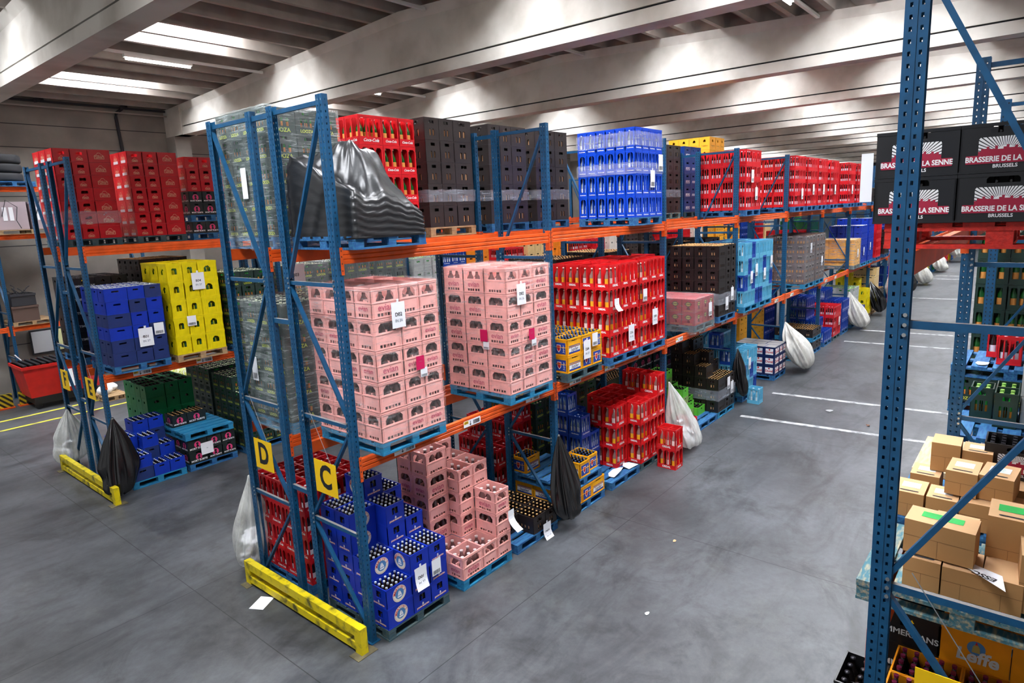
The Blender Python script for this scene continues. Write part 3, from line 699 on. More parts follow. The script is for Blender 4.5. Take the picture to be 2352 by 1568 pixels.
def crate_meshes(kind, wx, wy):
    key = (kind, round(wx, 3), round(wy, 3))
    if key in CM: return CM[key]
    adj, h, col, kf, df, bt, pitch, style = KIND[kind]
    m = PL(kind, col, 0.38 if kind not in ('stella',) else .3, noise=.12); g = 0.0025; rr = random.Random(len(kind) * 7 + ord(kind[0]))
    x0, y0, x1, y1 = g, g, wx - g, wy - g; hh = h - 0.002; t = 0.007; mb = MB(); W_, D_ = x1 - x0, y1 - y0
    def wall(O, U, N, w):
        holes = kf(w, hh, w >= max(W_, D_) - 1e-6) if kf else []
        us = sorted({0, w} | {round(q, 5) for q4 in holes for q in (q4[0], q4[2])}); vs = sorted({0, hh} | {round(q, 5) for q4 in holes for q in (q4[1], q4[3])})
        def solid(i, j):
            a, b = (us[i] + us[i+1]) / 2, (vs[j] + vs[j+1]) / 2
            return not any(q[0] < a < q[2] and q[1] < b < q[3] for q in holes)
        panel(mb, O, U, (0,0,1), tuple(-c * t for c in N), us, vs, solid, m)
        O_, U_, N_ = Vector(O), Vector(U), Vector(N)
        for (a0, b0, a1, b1, c) in holes:      # chamfered top corners
            if c:
                for s_, a in ((1, a0), (-1, a1)):
                    tri = [(a, b1), (a + s_*c, b1), (a, b1 - c)]
                    A = [O_ + U_*p + Vector((0,0,q)) for p, q in tri]; B = [p - N_*t for p in A]; mb.rings([A, B], m)
        def band(v0, v1, d, a=0, b=None):
            b = w if b is None else b
            A = [O_ + U_*a + Vector((0,0,v0)), O_ + U_*b + Vector((0,0,v0)), O_ + U_*b + Vector((0,0,v1)), O_ + U_*a + Vector((0,0,v1))]
            mb.rings([A, [p + N_*d for p in A]], m)
        if style == 'rim2':
            for v in (.955, .90, .50, .02): band(v*hh, (v + .03)*hh, .004)
            for a in (.03*w, .07*w, .91*w, .95*w): band(.02*hh, .9*hh, .003, a, a + .018*w)
        elif style == 'rim':
            band(.93*hh, hh, .002); band(0, .04*hh, .002)
        else:
            band(.9*hh, hh, .004); band(0, .05*hh, .003)
            for i in range(9): band(.1*hh, .85*hh, .003, (.03 + .115*i)*w, (.045 + .115*i)*w) if i not in (3, 4, 5) else None
    wall((x0, y0, 0), (1,0,0), (0,-1,0), W_); wall((x0, y1, 0), (0,-1,0), (-1,0,0), D_)
    kf_ = kf; kf = None
    wall((x1, y0, 0), (0,1,0), (1,0,0), D_); wall((x1, y1, 0), (-1,0,0), (0,1,0), W_)
    kf = kf_
    mb.box((x0 + t, y0 + t, 0.003), (x1 - t, y1 - t, 0.012), m)
    # cell dividers below the rim
    dv = .62 if kind not in ('orval', 'coke', 'cokef', 'champ', 'champf') else .95
    mb.box((wx/2 - .003, y0 + t, .012), (wx/2 + .003, y1 - t, dv*hh), m); mb.box((x0 + t, wy/2 - .003, .012), (x1 - t, wy/2 + .003, dv*hh), m)
    if kind in ('duvel', 'dek', 'trapp', 'oran'): mb.box((x0 + t, y0 + t, hh - .008), (x1 - t, y1 - t, hh - .002), mat('dusty_lid', '#8c8a88', .8) if kind == 'duvel' else m)
    body = mb.mesh('crate_' + kind)
    dm = [None, None]
    if df:
        lg = W_ >= D_
        m1 = MB(); df(Face(m1, (x0, y0 - .0005, 0), (1,0,0), (0,0,1), (0,-1,0)), W_, hh, lg, rr)
        m2 = MB(); df(Face(m2, (x0 - .0005, y1, 0), (0,-1,0), (0,0,1), (-1,0,0)), D_, hh, not lg, rr)
        dm = [m1.mesh('printed_logo') if m1.v else None, m2.mesh('printed_logo') if m2.v else None]
    CM[key] = (body, dm); return CM[key]
NB = {}
CR = []
def stack(kind, x0, y0, z0, cols, heights, where, tops=None, indiv=False, pick=None, wy=0.96, alt=None, nobot=False, lid=False):
    nc = len(cols); nm = where
    hts = [[(heights if isinstance(heights, int) else heights[i] if isinstance(heights[i], int) else heights[i][j]) for j in range(cols[i][1])] for i in range(nc)]
    H_ = lambda i, j: hts[i][min(int(j), len(hts[i]) - 1)] if 0 <= i < nc else 0
    x = x0
    for i, (wx, nr) in enumerate(cols):
        dy = wy / nr
        for j in range(nr):
            hj = hts[i][j]
            for k in range(hj):
                kd = pick(i, j, k) if pick else kind
                adj, h, col, kf, df, bt, pitch, style = KIND[kd]
                z = z0 + k * KIND[kind][1]; top = k == hj - 1
                jl = (j + .5) * dy / wy * (cols[i-1][1] if i else 1)
                ex_x = i == 0 or k >= H_(i - 1, jl); ex_y = j == 0 or k >= hts[i][j - 1]
                open_top = top and z < 3.7
                vis_top = open_top if tops is None else (tops and top)
                if not (ex_x or ex_y or open_top): continue
                lay = 'top layer' if top and hj > 1 else ('bottom layer' if k == 0 else ORD[k] + ' layer')
                pos = 'near corner' if i == 0 and j == 0 else ('%s along front' % ORD[i] if j == 0 else ('%s along end' % ORD[j] if i == 0 else '%s column %s row' % (ORD[i], ORD[j])))
                CR.append(dict(kd=kd, p=(x, y0 + j * dy, z), wx=wx, dy=dy, h=h, adj=adj, lay=lay, pos=pos, where=where, ex=ex_x, ey=ex_y, vt=vis_top, indiv=indiv, nobot=nobot, bt=bt, pitch=pitch, blank=kd in ('evian', 'evianf') and R.random() < .5))
        x += wx
LSS = [(.315, 4), (.237, 3), (.237, 3)]; SSL = [(.237, 3), (.237, 3), (.315, 4)]
PY = -.12; PD = 1.16; PE = 5.93; PF = 7.21; PR = -4.97
zl = {0: 0.0, 1: 1.822, 2: 3.70}
def load(x, yrow, lev, wood, kind, cols, hts, where, detail=None, **kw):
    z = zl[lev]; det = (x < 6.5) if detail is None else detail
    pallet(x, yrow, z, wood, 'under %s' % where[3:], det)
    stack(kind, x + .004, yrow, z + .117, cols, hts, where, **kw)
sheetm = paper
def sheet(x, y, z, w_, h_, label, lines=(), face='-y', curl=0.0, col=None, barcode=False, hang=False):
    """paper sheet hanging on the front (-y) or end (-x) face of a load"""
    o = empty('paper_tag', (x, y, z), label, 'paper tag', 'paper tags on the loads')
    U = (1,0,0) if face == '-y' else (0,-1,0); N = (0,-1,0) if face == '-y' else (-1,0,0)
    m = MB(); F = Face(m, (0,0,0), U, (0,0,1), N); n = 6
    P = lambda t: (curl * max(0, .6 - t) ** 2 * 3)
    for i in range(n):
        a, b = i / n, (i + 1) / n
        for s in (0, .0012): m.poly([F.P(-w_/2, -h_/2 + a*h_, P(a) + s), F.P(w_/2, -h_/2 + a*h_, P(a) + s), F.P(w_/2, -h_/2 + b*h_, P(b) + s), F.P(-w_/2, -h_/2 + b*h_, P(b) + s)], col or sheetm)
    if hang: F.rect(-w_*.08, h_*.49, w_*.08, h_*.62, col or sheetm, 0)
    sh_ = m.obj('sheet', o)
    m = MB(); F = Face(m, (0,0,0), U, (0,0,1), N)
    for t, v, s, mm in lines: F.text(t, 0, v*h_, s*h_, mm, .003 + P(.5 + v), bold=.0006)
    if barcode:
        r_ = random.Random(5); a = -.38
        while a < .36:
            b = a + r_.choice((.02, .04)); F.rect(a*w_, -.42*h_, b*w_, -.18*h_, black, .0045 + P(.1)); a = b + r_.choice((.02, .03))
    if m.v: m.obj('print', sh_)
    return o
def code(t, s=''): return ((t, .02, .2, black), (s, -.22, .16, greyink)) if s else ((t, .02, .2, black),)

# ================================================================== rack C, facing the aisle
# load(x, row, level, pallet wood, crate kind, columns, layers, where ...)
load(.22, PY, 1, 'teal', 'evian', LSS, 5, 'of wrapped pink load nearest rack end', tops=False)
load(2.02, PY, 1, 'teal', 'evian', SSL, 5, 'of wrapped pink load beside second post', tops=False)
load(.11, PY, 0, 'dark', 'jm', LSS, [[2,3,5,5],[3,5,6],[3,4,5]], 'of stepped blue load by sign C', indiv=True)
load(1.12, PY, 0, 'teal', 'evianf', LSS, [[1,1,5,5],[1,4,5],[3,4,4]], 'of stepped pink load on floor', indiv=True)
pallet(2.02, PY, 0, 'blue', 'under the black crates with tag D03')
stack('blk', 2.02, PY, .117, LSS, [[0,1,1,1],[1,1,1],[1,1,1]], 'of low black load tagged D03', indiv=True)
pallet(3.14, PY, 0, 'blue', 'under the single layer of yellow crates')
stack('jup', 3.144, PY, .117, SSL, 1, 'between the two blue pallets on floor', tops=False)
pallet(3.07, PY, .339, 'blue', 'laid on top of the yellow crates')
stack('jup', 3.10, .60, .456, [(.315, 1)], 1, 'alone at back of upper blue pallet', wy=.24, indiv=True)
stack('jup', 3.36, -.11, .456, [(.24, 1)], 1, 'front of pair on upper blue pallet', wy=.315, indiv=True)
stack('jup', 3.62, -.06, .456, [(.24, 1)], 1, 'right of pair on upper blue pallet', wy=.315, indiv=True)
pallet(4.13, PY, 0, 'blue', 'with torn papers lying on it, floor, second bay')
stack('champf', 4.10, .36, .117, [(.24,2),(.24,2)], [[3,4],[2,3]], 'of stepped blue load behind papers', wy=.46)
stack('orval', 4.63, .10, .117, [(.32,2)], 3, 'of red pair left of front stack', wy=.5, indiv=True)
load(4.97, PY, 0, 'dark', 'orval', LSS, [[3,3,3,3],[3,3,3],[4,4,3]], 'of red load on floor by second bay post', indiv=True)
stack('orval', 5.28, -.54, 0, [(.25,1)], 2, 'of two red crates out in the aisle', wy=.31, indiv=True)
stack('orval', 6.72, -.13, 0, [(.25,1)], 1, 'single red crate behind the white bag', wy=.31)
load(7.08, PY, 0, 'blue', 'lime', SSL, [[0,4,6],[0,2,4],[0,1,2,3]], 'of stepped green load, third bay floor', pick=lambda i,j,k: 'limed' if (i*2+j+k) % 3 == 0 else 'lime')
load(7.90, PY, 0, 'teal', 'blk', LSS, [[3,4,5,6],[3,5,6],[3,4,6]], 'of stepped black load, third bay floor')
def lbmix(i, j, k): return 'lbd' if (i*7 + j*3 + k*5) % 4 == 1 or (i in (2,) and k == 1) else 'lb'
load(9.12, PY, 0, 'blue', 'lb', [(.2,4)]*4, [[3,3,4,4],[2,3,4,4],[3,3,4,4],[3,3,3,3]], 'of mixed blue load, fourth bay floor', pick=lbmix)
stack('lb', 9.16, -.44, 0, [(.24,1)], 1, 'standing alone in the aisle', wy=.24)
load(11.05, PY, 0, 'blue', 'duvel', LSS, 3, 'of navy load beside white bag', nobot=True, tops=False)
load(10.95, PD, 0, 'raw', 'bmans', LSS, 2, 'of black load behind navy crates')
pallet(10.95, PD, .117 + .426, 'raw', 'between black crates behind the navy load', False)
stack('bmans', 10.954, PD, .66, LSS, [[1,1,2,2],[1,1,2],[2,2,2]], 'of upper black load behind navy crates')
pallet(13.1, PY, 0, 'teal', 'standing empty beside the hanging white bag', False)
load(14.0, PY, 0, 'blue', 'blk', LSS, 1, 'of low black load, fifth bay floor', tops=False)
pallet(14.0, PY, .117 + .215, 'teal', 'laid on low black load, fifth bay', False)
stack('blk', 14.0, PY, .45, LSS, 1, 'on pallet above low black load')
load(13.1, .15, 0, 'teal', 'champf', [(.24,3)]*3, [[3,4,4],[3,4,4],[2,4,4]], 'of tall blue load, fifth bay floor', wy=.7) if False else None
load(15.1, PY, 0, 'blue', 'champf', [(.2,4)]*4, [[1,2,4,4]]*4, 'of blue load, sixth bay floor')
load(16.05, PY, 0, 'dark', 'redc', LSS, 3, 'of red load, sixth bay floor')
load(17.0, PY, 0, 'blue', 'champf', [(.2,4)]*4, [[3,3,4,4]]*4, 'of blue load before second white bag')
load(18.2, PY, 0, 'blue', 'grey', LSS, 4, 'of grey load, seventh bay floor')
load(19.2, PY, 0, 'blue', 'blueb', LSS, 2, 'of low blue load, seventh bay floor')
load(20.1, PY, 0, 'raw', 'yellow', LSS, [[3,4,5,5],[3,4,5],[2,4,5]], 'of yellow load behind black bag')
load(21.2, PY, 0, 'raw', 'cream', LSS, [[5]*4,[6]*3,[6]*3], 'of cream load, eighth bay floor')
load(22.2, PY, 0, 'blue', 'blk', LSS, 3, 'of black load, eighth bay floor')
FAR = ['champf', 'blk', 'yellow', 'blk', 'champf', 'blk', 'yellow', 'looza', 'greenc', 'looza', 'greenc', 'blk', 'redc', 'yellow', 'champf', 'blk']
for i, k in enumerate(FAR):
    x = 24.2 + i * 1.25 + (i // 2) * .25
    if (x % 3) > 2.15 or (x % 3) < .07: x = math.ceil((x - .07) / 3) * 3 + .08
    load(x, PY, 0, ('blue', 'raw')[i % 2], k, LSS, R.choice((2, 3, 3, 4)), 'of far floor load %s from far end' % ORD[15 - i], nobot=True)
# level 1
pallet(3.13, PY, zl[1], 'dark', 'under the yellow crates tagged D04'); stack('jup', 3.14, PY, zl[1] + .117, LSS, 2, 'of yellow load tagged D04', indiv=False)
load(4.14, PY, 1, 'blue', 'orval', LSS, 4, 'of red load tagged D06')
load(4.97, PY, 1, 'blue', 'orval', LSS, 4, 'of red load beside third post')
load(6.85, PY, 1, 'dark', 'dek', LSS, 2, 'of low wrapped red load', nobot=True, tops=False)
load(7.86, PY, 1, 'blue', 'blk', LSS, 6, 'of tall black load, third bay shelf')
load(9.1, PY, 1, 'teal', 'lb', [(.2,4)]*4, 4, 'of mixed blue load, fourth bay shelf', pick=lbmix)
load(9.93, PY, 1, 'teal', 'lb', [(.2,4)]*4, 4, 'of second mixed load, fourth bay shelf', pick=lambda i,j,k: 'lbd' if (i + 2*k + j) % 5 == 0 else 'lb')
load(13.1, PY, 1, 'teal', 'brown', LSS, 5, 'of brown load, fifth bay shelf', tops=False)
load(14.02, PY, 1, 'teal', 'brown', LSS, 5, 'of second brown load, fifth bay shelf', tops=False)
load(18.1, PY, 1, 'dark', 'oran', LSS, 3, 'of film-wrapped amber load', nobot=True, pick=lambda i,j,k: 'trapp')
load(19.0, PY, 1, 'teal', 'blueb', LSS, 6, 'of blue load, seventh bay shelf')
load(19.95, PY, 1, 'teal', 'blueb', LSS, 7, 'of second blue load, seventh bay shelf')
for i, k in enumerate(('redc', 'blk', 'champf', 'yellow', 'cream')): load(21.2 + i * 1.5, PY, 1, 'blue', k, LSS, 4, 'of far shelf load %s in line' % ORD[i], nobot=True)
# level 2
load(4.88, PY, 2, 'blue', 'champ', [(.2,6)]*4, 4, 'of bright blue load on top shelf')
load(9.1, PY, 2, 'blue', 'redc', LSS, 4, 'of red top load by fourth post')
load(12.1, PY, 2, 'blue', 'redc', LSS, 4, 'of red top load by fifth post')
load(13.08, PY, 2, 'blue', 'redc', LSS, 4, 'of red top load, fifth bay middle')
load(13.98, PY, 2, 'blue', 'redc', LSS, 4, 'of red top load, fifth bay end')
load(15.1, PY, 2, 'blue', 'redc', LSS, 4, 'of red top load, sixth bay start')
load(17.0, PY, 2, 'blue', 'redc', LSS, 4, 'of red top load, sixth bay end')
load(18.1, PY, 2, 'blue', 'redc', LSS, 4, 'of red top load, seventh bay start')
load(20.0, PY, 2, 'blue', 'blk', LSS, 2, 'of low black top load')
# ================================================================== rack D
load(.16, PD, 2, 'blue', 'looza', LSS, 5, 'of wrapped green load at top of rack D', tops=False)
load(1.22, PD, 2, 'blue', 'coke', LSS, 4, 'of red cola load on top of rack D')
load(2.17, PD, 2, 'raw', 'bbeer', SSL, 5, 'of black top load beside red cola')
load(3.28, PD, 2, 'blue', 'bbeer', SSL, 5, 'of black top load behind second post')
load(4.28, PD, 2, 'blue', 'bbeer', SSL, 5, 'of black top load beside bright blue')
load(8.18, PD, 2, 'worn', 'bbeer', SSL, 5, 'of black top load in third bay')
load(9.14, PD, 2, 'dark', 'pepsi', LSS, 5, 'of dark blue cola load on top')
load(10.38, PD, 2, 'blue', 'trapp', LSS, 6, 'of amber top load behind red', nobot=True)
load(12.2, PD, 2, 'blue', 'redc', LSS, 4, 'of rear red top load, fifth bay', nobot=True)
load(16.4, PD, 2, 'blue', 'white', LSS, 5, 'of white top load behind red', nobot=True)
load(.10, PD, 1, 'teal', 'looza', LSS, 5, 'of wrapped green load on rack D shelf')
load(4.7, PD, 1, 'blue', 'blk', LSS, 6, 'of black load on rack D shelf', nobot=False)
load(6.2, PD, 1, 'blue', 'blk', LSS, 6, 'of second black load on rack D shelf')
load(7.1, PD, 1, 'blue', 'redc', LSS, 4, 'of red load on rack D shelf')
load(9.2, PD, 1, 'blue', 'blk', LSS, 6, 'of third black load on rack D shelf', nobot=True)
load(10.2, PD, 1, 'blue', 'blk', LSS, 6, 'of fourth black load on rack D shelf', nobot=True)
load(18.2, PD, 1, 'blue', 'greenc', LSS, 6, 'of green load on rack D shelf', nobot=True)
load(16.9, PD, 1, 'blue', 'redc', LSS, 4, 'of far red load on rack D shelf', nobot=True)
load(.12, PD, 0, 'blue', 'cokef', [(.2,4)]*4, 4, 'of red cola load on floor by sign D')
load(2.12, PD, 0, 'blue', 'looza', SSL, [[2,2,3],[2,2,3],[2,2,2,2]], 'of low green load, rack D floor')
load(3.14, PD, 0, 'blue', 'cokef', [(.2,4)]*4, [[2,2,1,1],[2,2,3,2],[3,3,3,3],[4,3,3,3]], 'of stepped red cola load, rack D floor')
load(4.05, PD, 0, 'blue', 'looza', SSL, [[4,4,5],[5,5,5],[5,5,5,5]], 'of tall green load, rack D floor')
load(4.95, PD, 0, 'blue', 'looza', SSL, [[4]*3,[5]*3,[5]*4], 'of second tall green load, rack D floor')
load(6.1, PD, 0, 'blue', 'blk', LSS, 4, 'of black load in rack D floor row')
load(6.95, PD, 0, 'blue', 'mort', LSS, 6, 'of dark load behind green crates')
load(7.8, PD, 0, 'blue', 'mort', LSS, 6, 'of second dark load behind green crates')
load(9.1, PD, 0, 'blue', 'lb', [(.2,4)]*4, 4, 'of light blue load, rack D floor', pick=lbmix, nobot=True)
load(10.08, PD, 0, 'blue', 'pepsi', LSS, 6, 'of cola crates, rack D floor', nobot=True)
load(12.3, PD, 0, 'blue', 'trapp', LSS, 6, 'of amber load, rack D floor', nobot=True)
load(13.3, PD, 0, 'blue', 'trapp', LSS, 5, 'of second amber load, rack D floor', nobot=True)
load(14.15, PD, 0, 'blue', 'champf', [(.2,4)]*4, 5, 'of blue load, rack D floor', nobot=True)
# ================================================================== racks E and F
load(.10, PE, 1, 'blue', 'blueb', LSS, 6, 'of plain blue load tagged B01', nobot=True, pick=lambda i,j,k: 'navyb' if (i*5 + j*3 + k*7) % 3 == 0 or k < 2 else 'blueb')
load(1.0, PE, 1, 'raw', 'yellow', SSL, 5, 'of yellow load tagged B04')
load(1.93, PE, 1, 'blue', 'looza', SSL, 5, 'of green load, rack E shelf')
for i, x in enumerate((3.1, 4.05, 5.0)): load(x, PE, 1, 'blue', 'looza', SSL, 5, 'of %s wrapped green load, rack E' % ORD[i + 1], detail=False, nobot=(i > 1))
EL = [(6.0, 'grey', 4), (6.85, 'champf', 4), (7.65, 'oran', 5), (9.0, 'redc', 4), (9.95, 'cream', 5), (11.0, 'oran', 5), (12.0, 'redc', 4), (12.95, 'redc', 4), (14.0, 'white', 5), (15.0, 'bbeer', 5), (16.0, 'bbeer', 5), (18.0, 'redc', 4), (19.0, 'redc', 4), (20.1, 'white', 5), (21.2, 'trapp', 5), (22.2, 'trapp', 5), (24.0, 'trapp', 4), (25.0, 'champf', 4), (27.0, 'redc', 4), (28.0, 'cream', 4), (30.0, 'grey', 4), (31.0, 'yellow', 4), (33.0, 'greenc', 5)]
for i, (x, k, n) in enumerate(EL): load(x, PE, 1, 'blue', k, LSS, n, 'of the %s background load on rack E shelf' % (ORD[i] if i < 18 else 'farther ' + ORD[i - 18]), detail=False, nobot=x > 12)
load(.10, PE, 0, 'teal', 'blueb', LSS, [[2,2,3,3],[1,3,4],[1,2,4]], 'of stepped blue load by black bag', pick=lambda i,j,k: 'navyb' if (i*5 + j*3 + k*7) % 3 == 0 else 'blueb')
load(.95, PE, 0, 'blue', 'mort', LSS, 2, 'of black load under turquoise pallet', tops=False)
pallet(.93, PE - .02, .117 + .41, 'teal', 'laid on the black brewery crates')
stack('mort', .98, 6.45, .645, [(.237,1),(.315,1)], 1, 'of two on turquoise pallet', wy=.3)
load(1.9, PE, 0, 'blue', 'looza', LSS, [[4,5,5,5],[2,4,5],[2,3,4]], 'of dark green load, rack E floor')
load(3.05, PE, 0, 'blue', 'looza', LSS, 4, 'of second dark green load, rack E floor')
load(.12, PF, 2, 'dark', 'stella', SSL, 7, 'of red top load behind sign F', nobot=True)
load(1.15, PF, 2, 'dark', 'stella', SSL, 7, 'of middle red top load, rack F', nobot=True)
load(2.06, PF, 2, 'blue', 'mort', SSL, 1, 'of mixed top load, rack F, bottom', nobot=True)
pallet(2.06, PF, zl[2] + .117 + .206, 'blue', 'between the black crates on rack F', False)
stack('mort', 2.064, PF, zl[2] + .44, SSL, 2, 'of mixed top load above its inner pallet', nobot=True)
stack('stella', 2.064, PF, zl[2] + .44 + .412, SSL, 3, 'of mixed top load, red upper part', nobot=True)
load(.10, PF, 1, 'blue', 'bmans', LSS, 6, 'of tall black load, rack F shelf', nobot=True)
load(1.1, PF, 1, 'blue', 'blk', LSS, 7, 'of black load, rack F shelf', nobot=True)
load(.9, PF, 0, 'blue', 'greenc', LSS, 5, 'of green load, rack F floor', nobot=False)
load(2.0, PF, 0, 'raw', 'looza', LSS, 5, 'of dark green load, rack F floor', nobot=True)
E = [(3.0, 'looza', 5), (4.2, 'blk', 5), (5.1, 'oran', 4)]
for x, k, n in E: load(x, PF, 0, 'raw', k, LSS, n, 'of rack F floor load at %s metre' % ORD[int(x)] if False else 'of %s load, rack F floor' % {'looza': 'far green', 'blk': 'far black', 'oran': 'far orange'}[k], detail=False, nobot=True)
# ================================================================== right foreground rack
def loadr(x, lev, wood, kind, cols, hts, where, z=None, **kw):
    load(x, PR, lev, wood, kind, cols, hts, where, **kw)
pallet(.52, PR, zl[2], 'red', 'under the black brewery crates', h=.125)
stack('senne', .50, -5.02, zl[2] + .127, [(.25, 3)], 2, 'of black brewery load on red pallet', wy=1.065)
stack('senne', .75, -5.02, zl[2] + .127, [(.25, 3)], 2, 'behind front row on red pallet', wy=1.065, nobot=True)
# floor load of orange-yellow and black crates
pallet(.16, -5.02, 0, 'blue', 'under orange crates, right foreground', False)
stack('leffe', .17, -5.14, .117, [(.26, 3), (.26, 3)], 6, 'of right foreground floor load', indiv=True)
stack('bmans', .17, -4.175, .117, [(.30, 1)], 6, 'of black column beside right foreground post', wy=.22)
stack('leffe', .69, -5.02, .117, [(.24, 3)], 7, 'rear row of right foreground floor load', pick=lambda i,j,k: 'bmans' if j == 2 and k > 4 else 'leffe', tops=False)
pallet(.32, PR, zl[1], 'worn', 'under cardboard boxes with green labels')
pallet(1.22, PR, zl[1], 'blue', 'under cardboard boxes with white labels')
pallet(2.08, PR, zl[1], 'pale', 'behind the cardboard boxes', h=.14)
stack('senne', 1.78, -4.82, zl[1] + .30, [(.25,1)], 1, 'among the cardboard boxes', wy=.37, indiv=True)
load(3.16, -5.02, 0, 'blue', 'mort', LSS, 6, 'of gold-capped floor load, right rack')
pallet(3.12, -5.12, zl[1], 'blue', 'with wide blue boards, right rack')
stack('loozal', 3.62, -4.40, zl[1] + .117, [(.24,1)], 1, 'left of green pair on boarded pallet', wy=.17, indiv=True)
stack('loozal', 3.50, -4.58, zl[1] + .117, [(.24,1),(.24,1)], 1, 'right of green pair on boarded pallet', wy=.17, indiv=True)
stack('grey', 3.58, -4.80, zl[1] + .117, [(.24,1)], 2, 'of grey pair beside green crates', wy=.21)
load(4.22, PR, 1, 'blue', 'looza', LSS, 1, 'of green layer below red crates', tops=False)
pallet(4.22, PR, zl[1] + .365, 'blue', 'holding two red crates, right rack')
stack('redc', 4.40, -4.56, zl[1] + .483, [(.24,1)], 1, 'front of red pair, right rack', wy=.2)
stack('redc', 4.72, -4.50, zl[1] + .483, [(.24,1)], 1, 'rear of red pair, right rack', wy=.24)
load(6.3, PR, 1, 'raw', 'loozat', [(.24,3)]*3, 5, 'of tall green load, right rack')
# ------------------------------------------------------------------ cardboard boxes on the right rack
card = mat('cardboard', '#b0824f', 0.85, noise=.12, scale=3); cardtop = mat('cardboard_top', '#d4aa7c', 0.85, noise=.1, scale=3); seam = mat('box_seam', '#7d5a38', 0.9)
def carton(x, y, z, wx, wy, h, rz, label, mark, ntop='slot', lines=True):
    """origin at the near-right bottom corner; mark = label material on the lid"""
    o = empty('cardboard_box', (x, y, z), label, 'box', 'cardboard boxes on the right rack', rz)
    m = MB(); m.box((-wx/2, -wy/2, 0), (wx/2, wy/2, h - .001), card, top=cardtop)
    F = Face(m, (-wx/2, wy/2, 0), (0,-1,0), (0,0,1), (-1,0,0)); F.rect(0, h*.52, wy, h*.52 + .0022, seam, .0008)
    F.rect(wy*.49, 0, wy*.49 + .002, h*.52, seam, .0008)
    ct_ = m.obj('carton', o)
    if ntop == 'slot':
        m = MB(); F = Face(m, (0, 0, h), (0,-1,0), (1,0,0), (0,0,1)); a = -wx*.36
        pts = [(-.045 + .0, a), (.045, a)]; P = [( .045 + .008*math.cos(t), a + .008*math.sin(t)) for t in [-PI/2 + PI*k/6 for k in range(7)]] + [(-.045 + .008*math.cos(t), a + .008*math.sin(t)) for t in [PI/2 + PI*k/6 for k in range(7)]]
        F.poly(P, dark_grey, .0008); m.obj('hand_slot', ct_)
    if mark:
        m = MB(); F = Face(m, (0, 0, h), (0,-1,0), (1,0,0), (0,0,1)); F.rect(-wy*.3, -wx*.12, wy*.3, wx*.24, mark, .001)
        if lines:
            for i in range(5): F.rect(-wy*.26, wx*(.18 - .055*i), wy*(.1 + .03*(i % 3)), wx*(.19 - .055*i), greyink if mark is paper or mark is lgrey else mat('dark_green_ink', '#0d7c34'), .002)
        m.obj('box_label', ct_)
    return o
zb = zl[1] + .117
plabel = mat('pale_box_label', '#dfe9ec', 0.6)
carton(.51, -4.295, zb, .22, .165, .165, 0, 'cardboard box at front left of near pallet under bigger box', green_ink)
carton(.52, -4.465, zb, .24, .165, .16, .02, 'cardboard box second from left in front bottom row', None, None)
carton(.52, -4.635, zb, .24, .165, .165, -.02, 'cardboard box third from left in front bottom row', None, None)
carton(.53, -4.36, zb + .17, .19, .31, .185, -.05, 'wide cardboard box with green label lying across front row', green_ink, None)
carton(.75, -4.64, zb + .03, .24, .19, .36, 0, 'tall cardboard box with green label, right of wide box', green_ink)
carton(.52, -4.79, zb + .02, .22, .20, .30, .05, 'cardboard box with green label at right picture edge', green_ink)
carton(.84, -4.40, zb, .22, .20, .22, 0, 'cardboard box behind the wide box', green_ink)
carton(.95, -4.86, zb, .24, .2, .30, 0, 'cardboard box at right edge behind tall green-labelled box', green_ink)
carton(1.37, -4.105, zb, .24, .17, .165, 0, 'cardboard box with white label at left of blue pallet', plabel)
carton(1.36, -4.285, zb, .22, .165, .165, 0, 'cardboard box partly hidden under upper box', plabel)
carton(1.38, -4.46, zb, .24, .17, .175, .02, 'brown box in lower middle of blue pallet', None, None)
carton(1.38, -4.65, zb, .24, .18, .175, 0, 'brown box at lower right of blue pallet', None, None)
carton(1.45, -4.375, zb + .18, .25, .165, .155, -.04, 'upper cardboard box with white label, middle of three', plabel)
carton(1.47, -4.555, zb + .18, .26, .175, .155, -.10, 'upper cardboard box with white label, right of three', plabel)
carton(1.70, -4.15, zb, .22, .17, .17, 0, 'cardboard box with white label behind left box', plabel)
carton(1.80, -4.245, zb + .175, .20, .165, .20, .02, 'tall plain cardboard box at back of blue pallet', None, None)
carton(1.82, -4.42, zb + .175, .2, .165, .17, 0, 'cardboard box with white label beside tall plain box', plabel)
carton(1.60, -4.85, zb + .12, .26, .22, .17, .5, 'turned cardboard box right of black crate', plabel)
carton(1.75, -4.40, zb, .24, .17, .17, 0, 'brown box supporting white-labelled box at back', None, None)
carton(1.74, -4.66, zb, .26, .30, .18, 0, 'flat brown box under black brewery crate', None, None)
m = MB(); F = Face(m, (.36, -4.60, zb + .165), (1,0,0), (0,1,0), (0,0,1)); F.poly([(-.07,-.05),(.08,-.03),(.16,.16),(.12,.17)], paper, .004); F.text('ESSC', .03, .04, .05, black, .006, rot=1.2, bold=.001)
tag(m.obj('printed_sheet'), 'white paper with black writing between the boxes', 'paper')
sheet(.47, -3.925, zl[2] + .36, .055, .24, 'blank white sheet hanging on side of black brewery crate', face='-x')
sheet(3.55, -4.25, zl[1] + .49, .2, .1, 'white sheet on the boarded blue pallet') if False else None

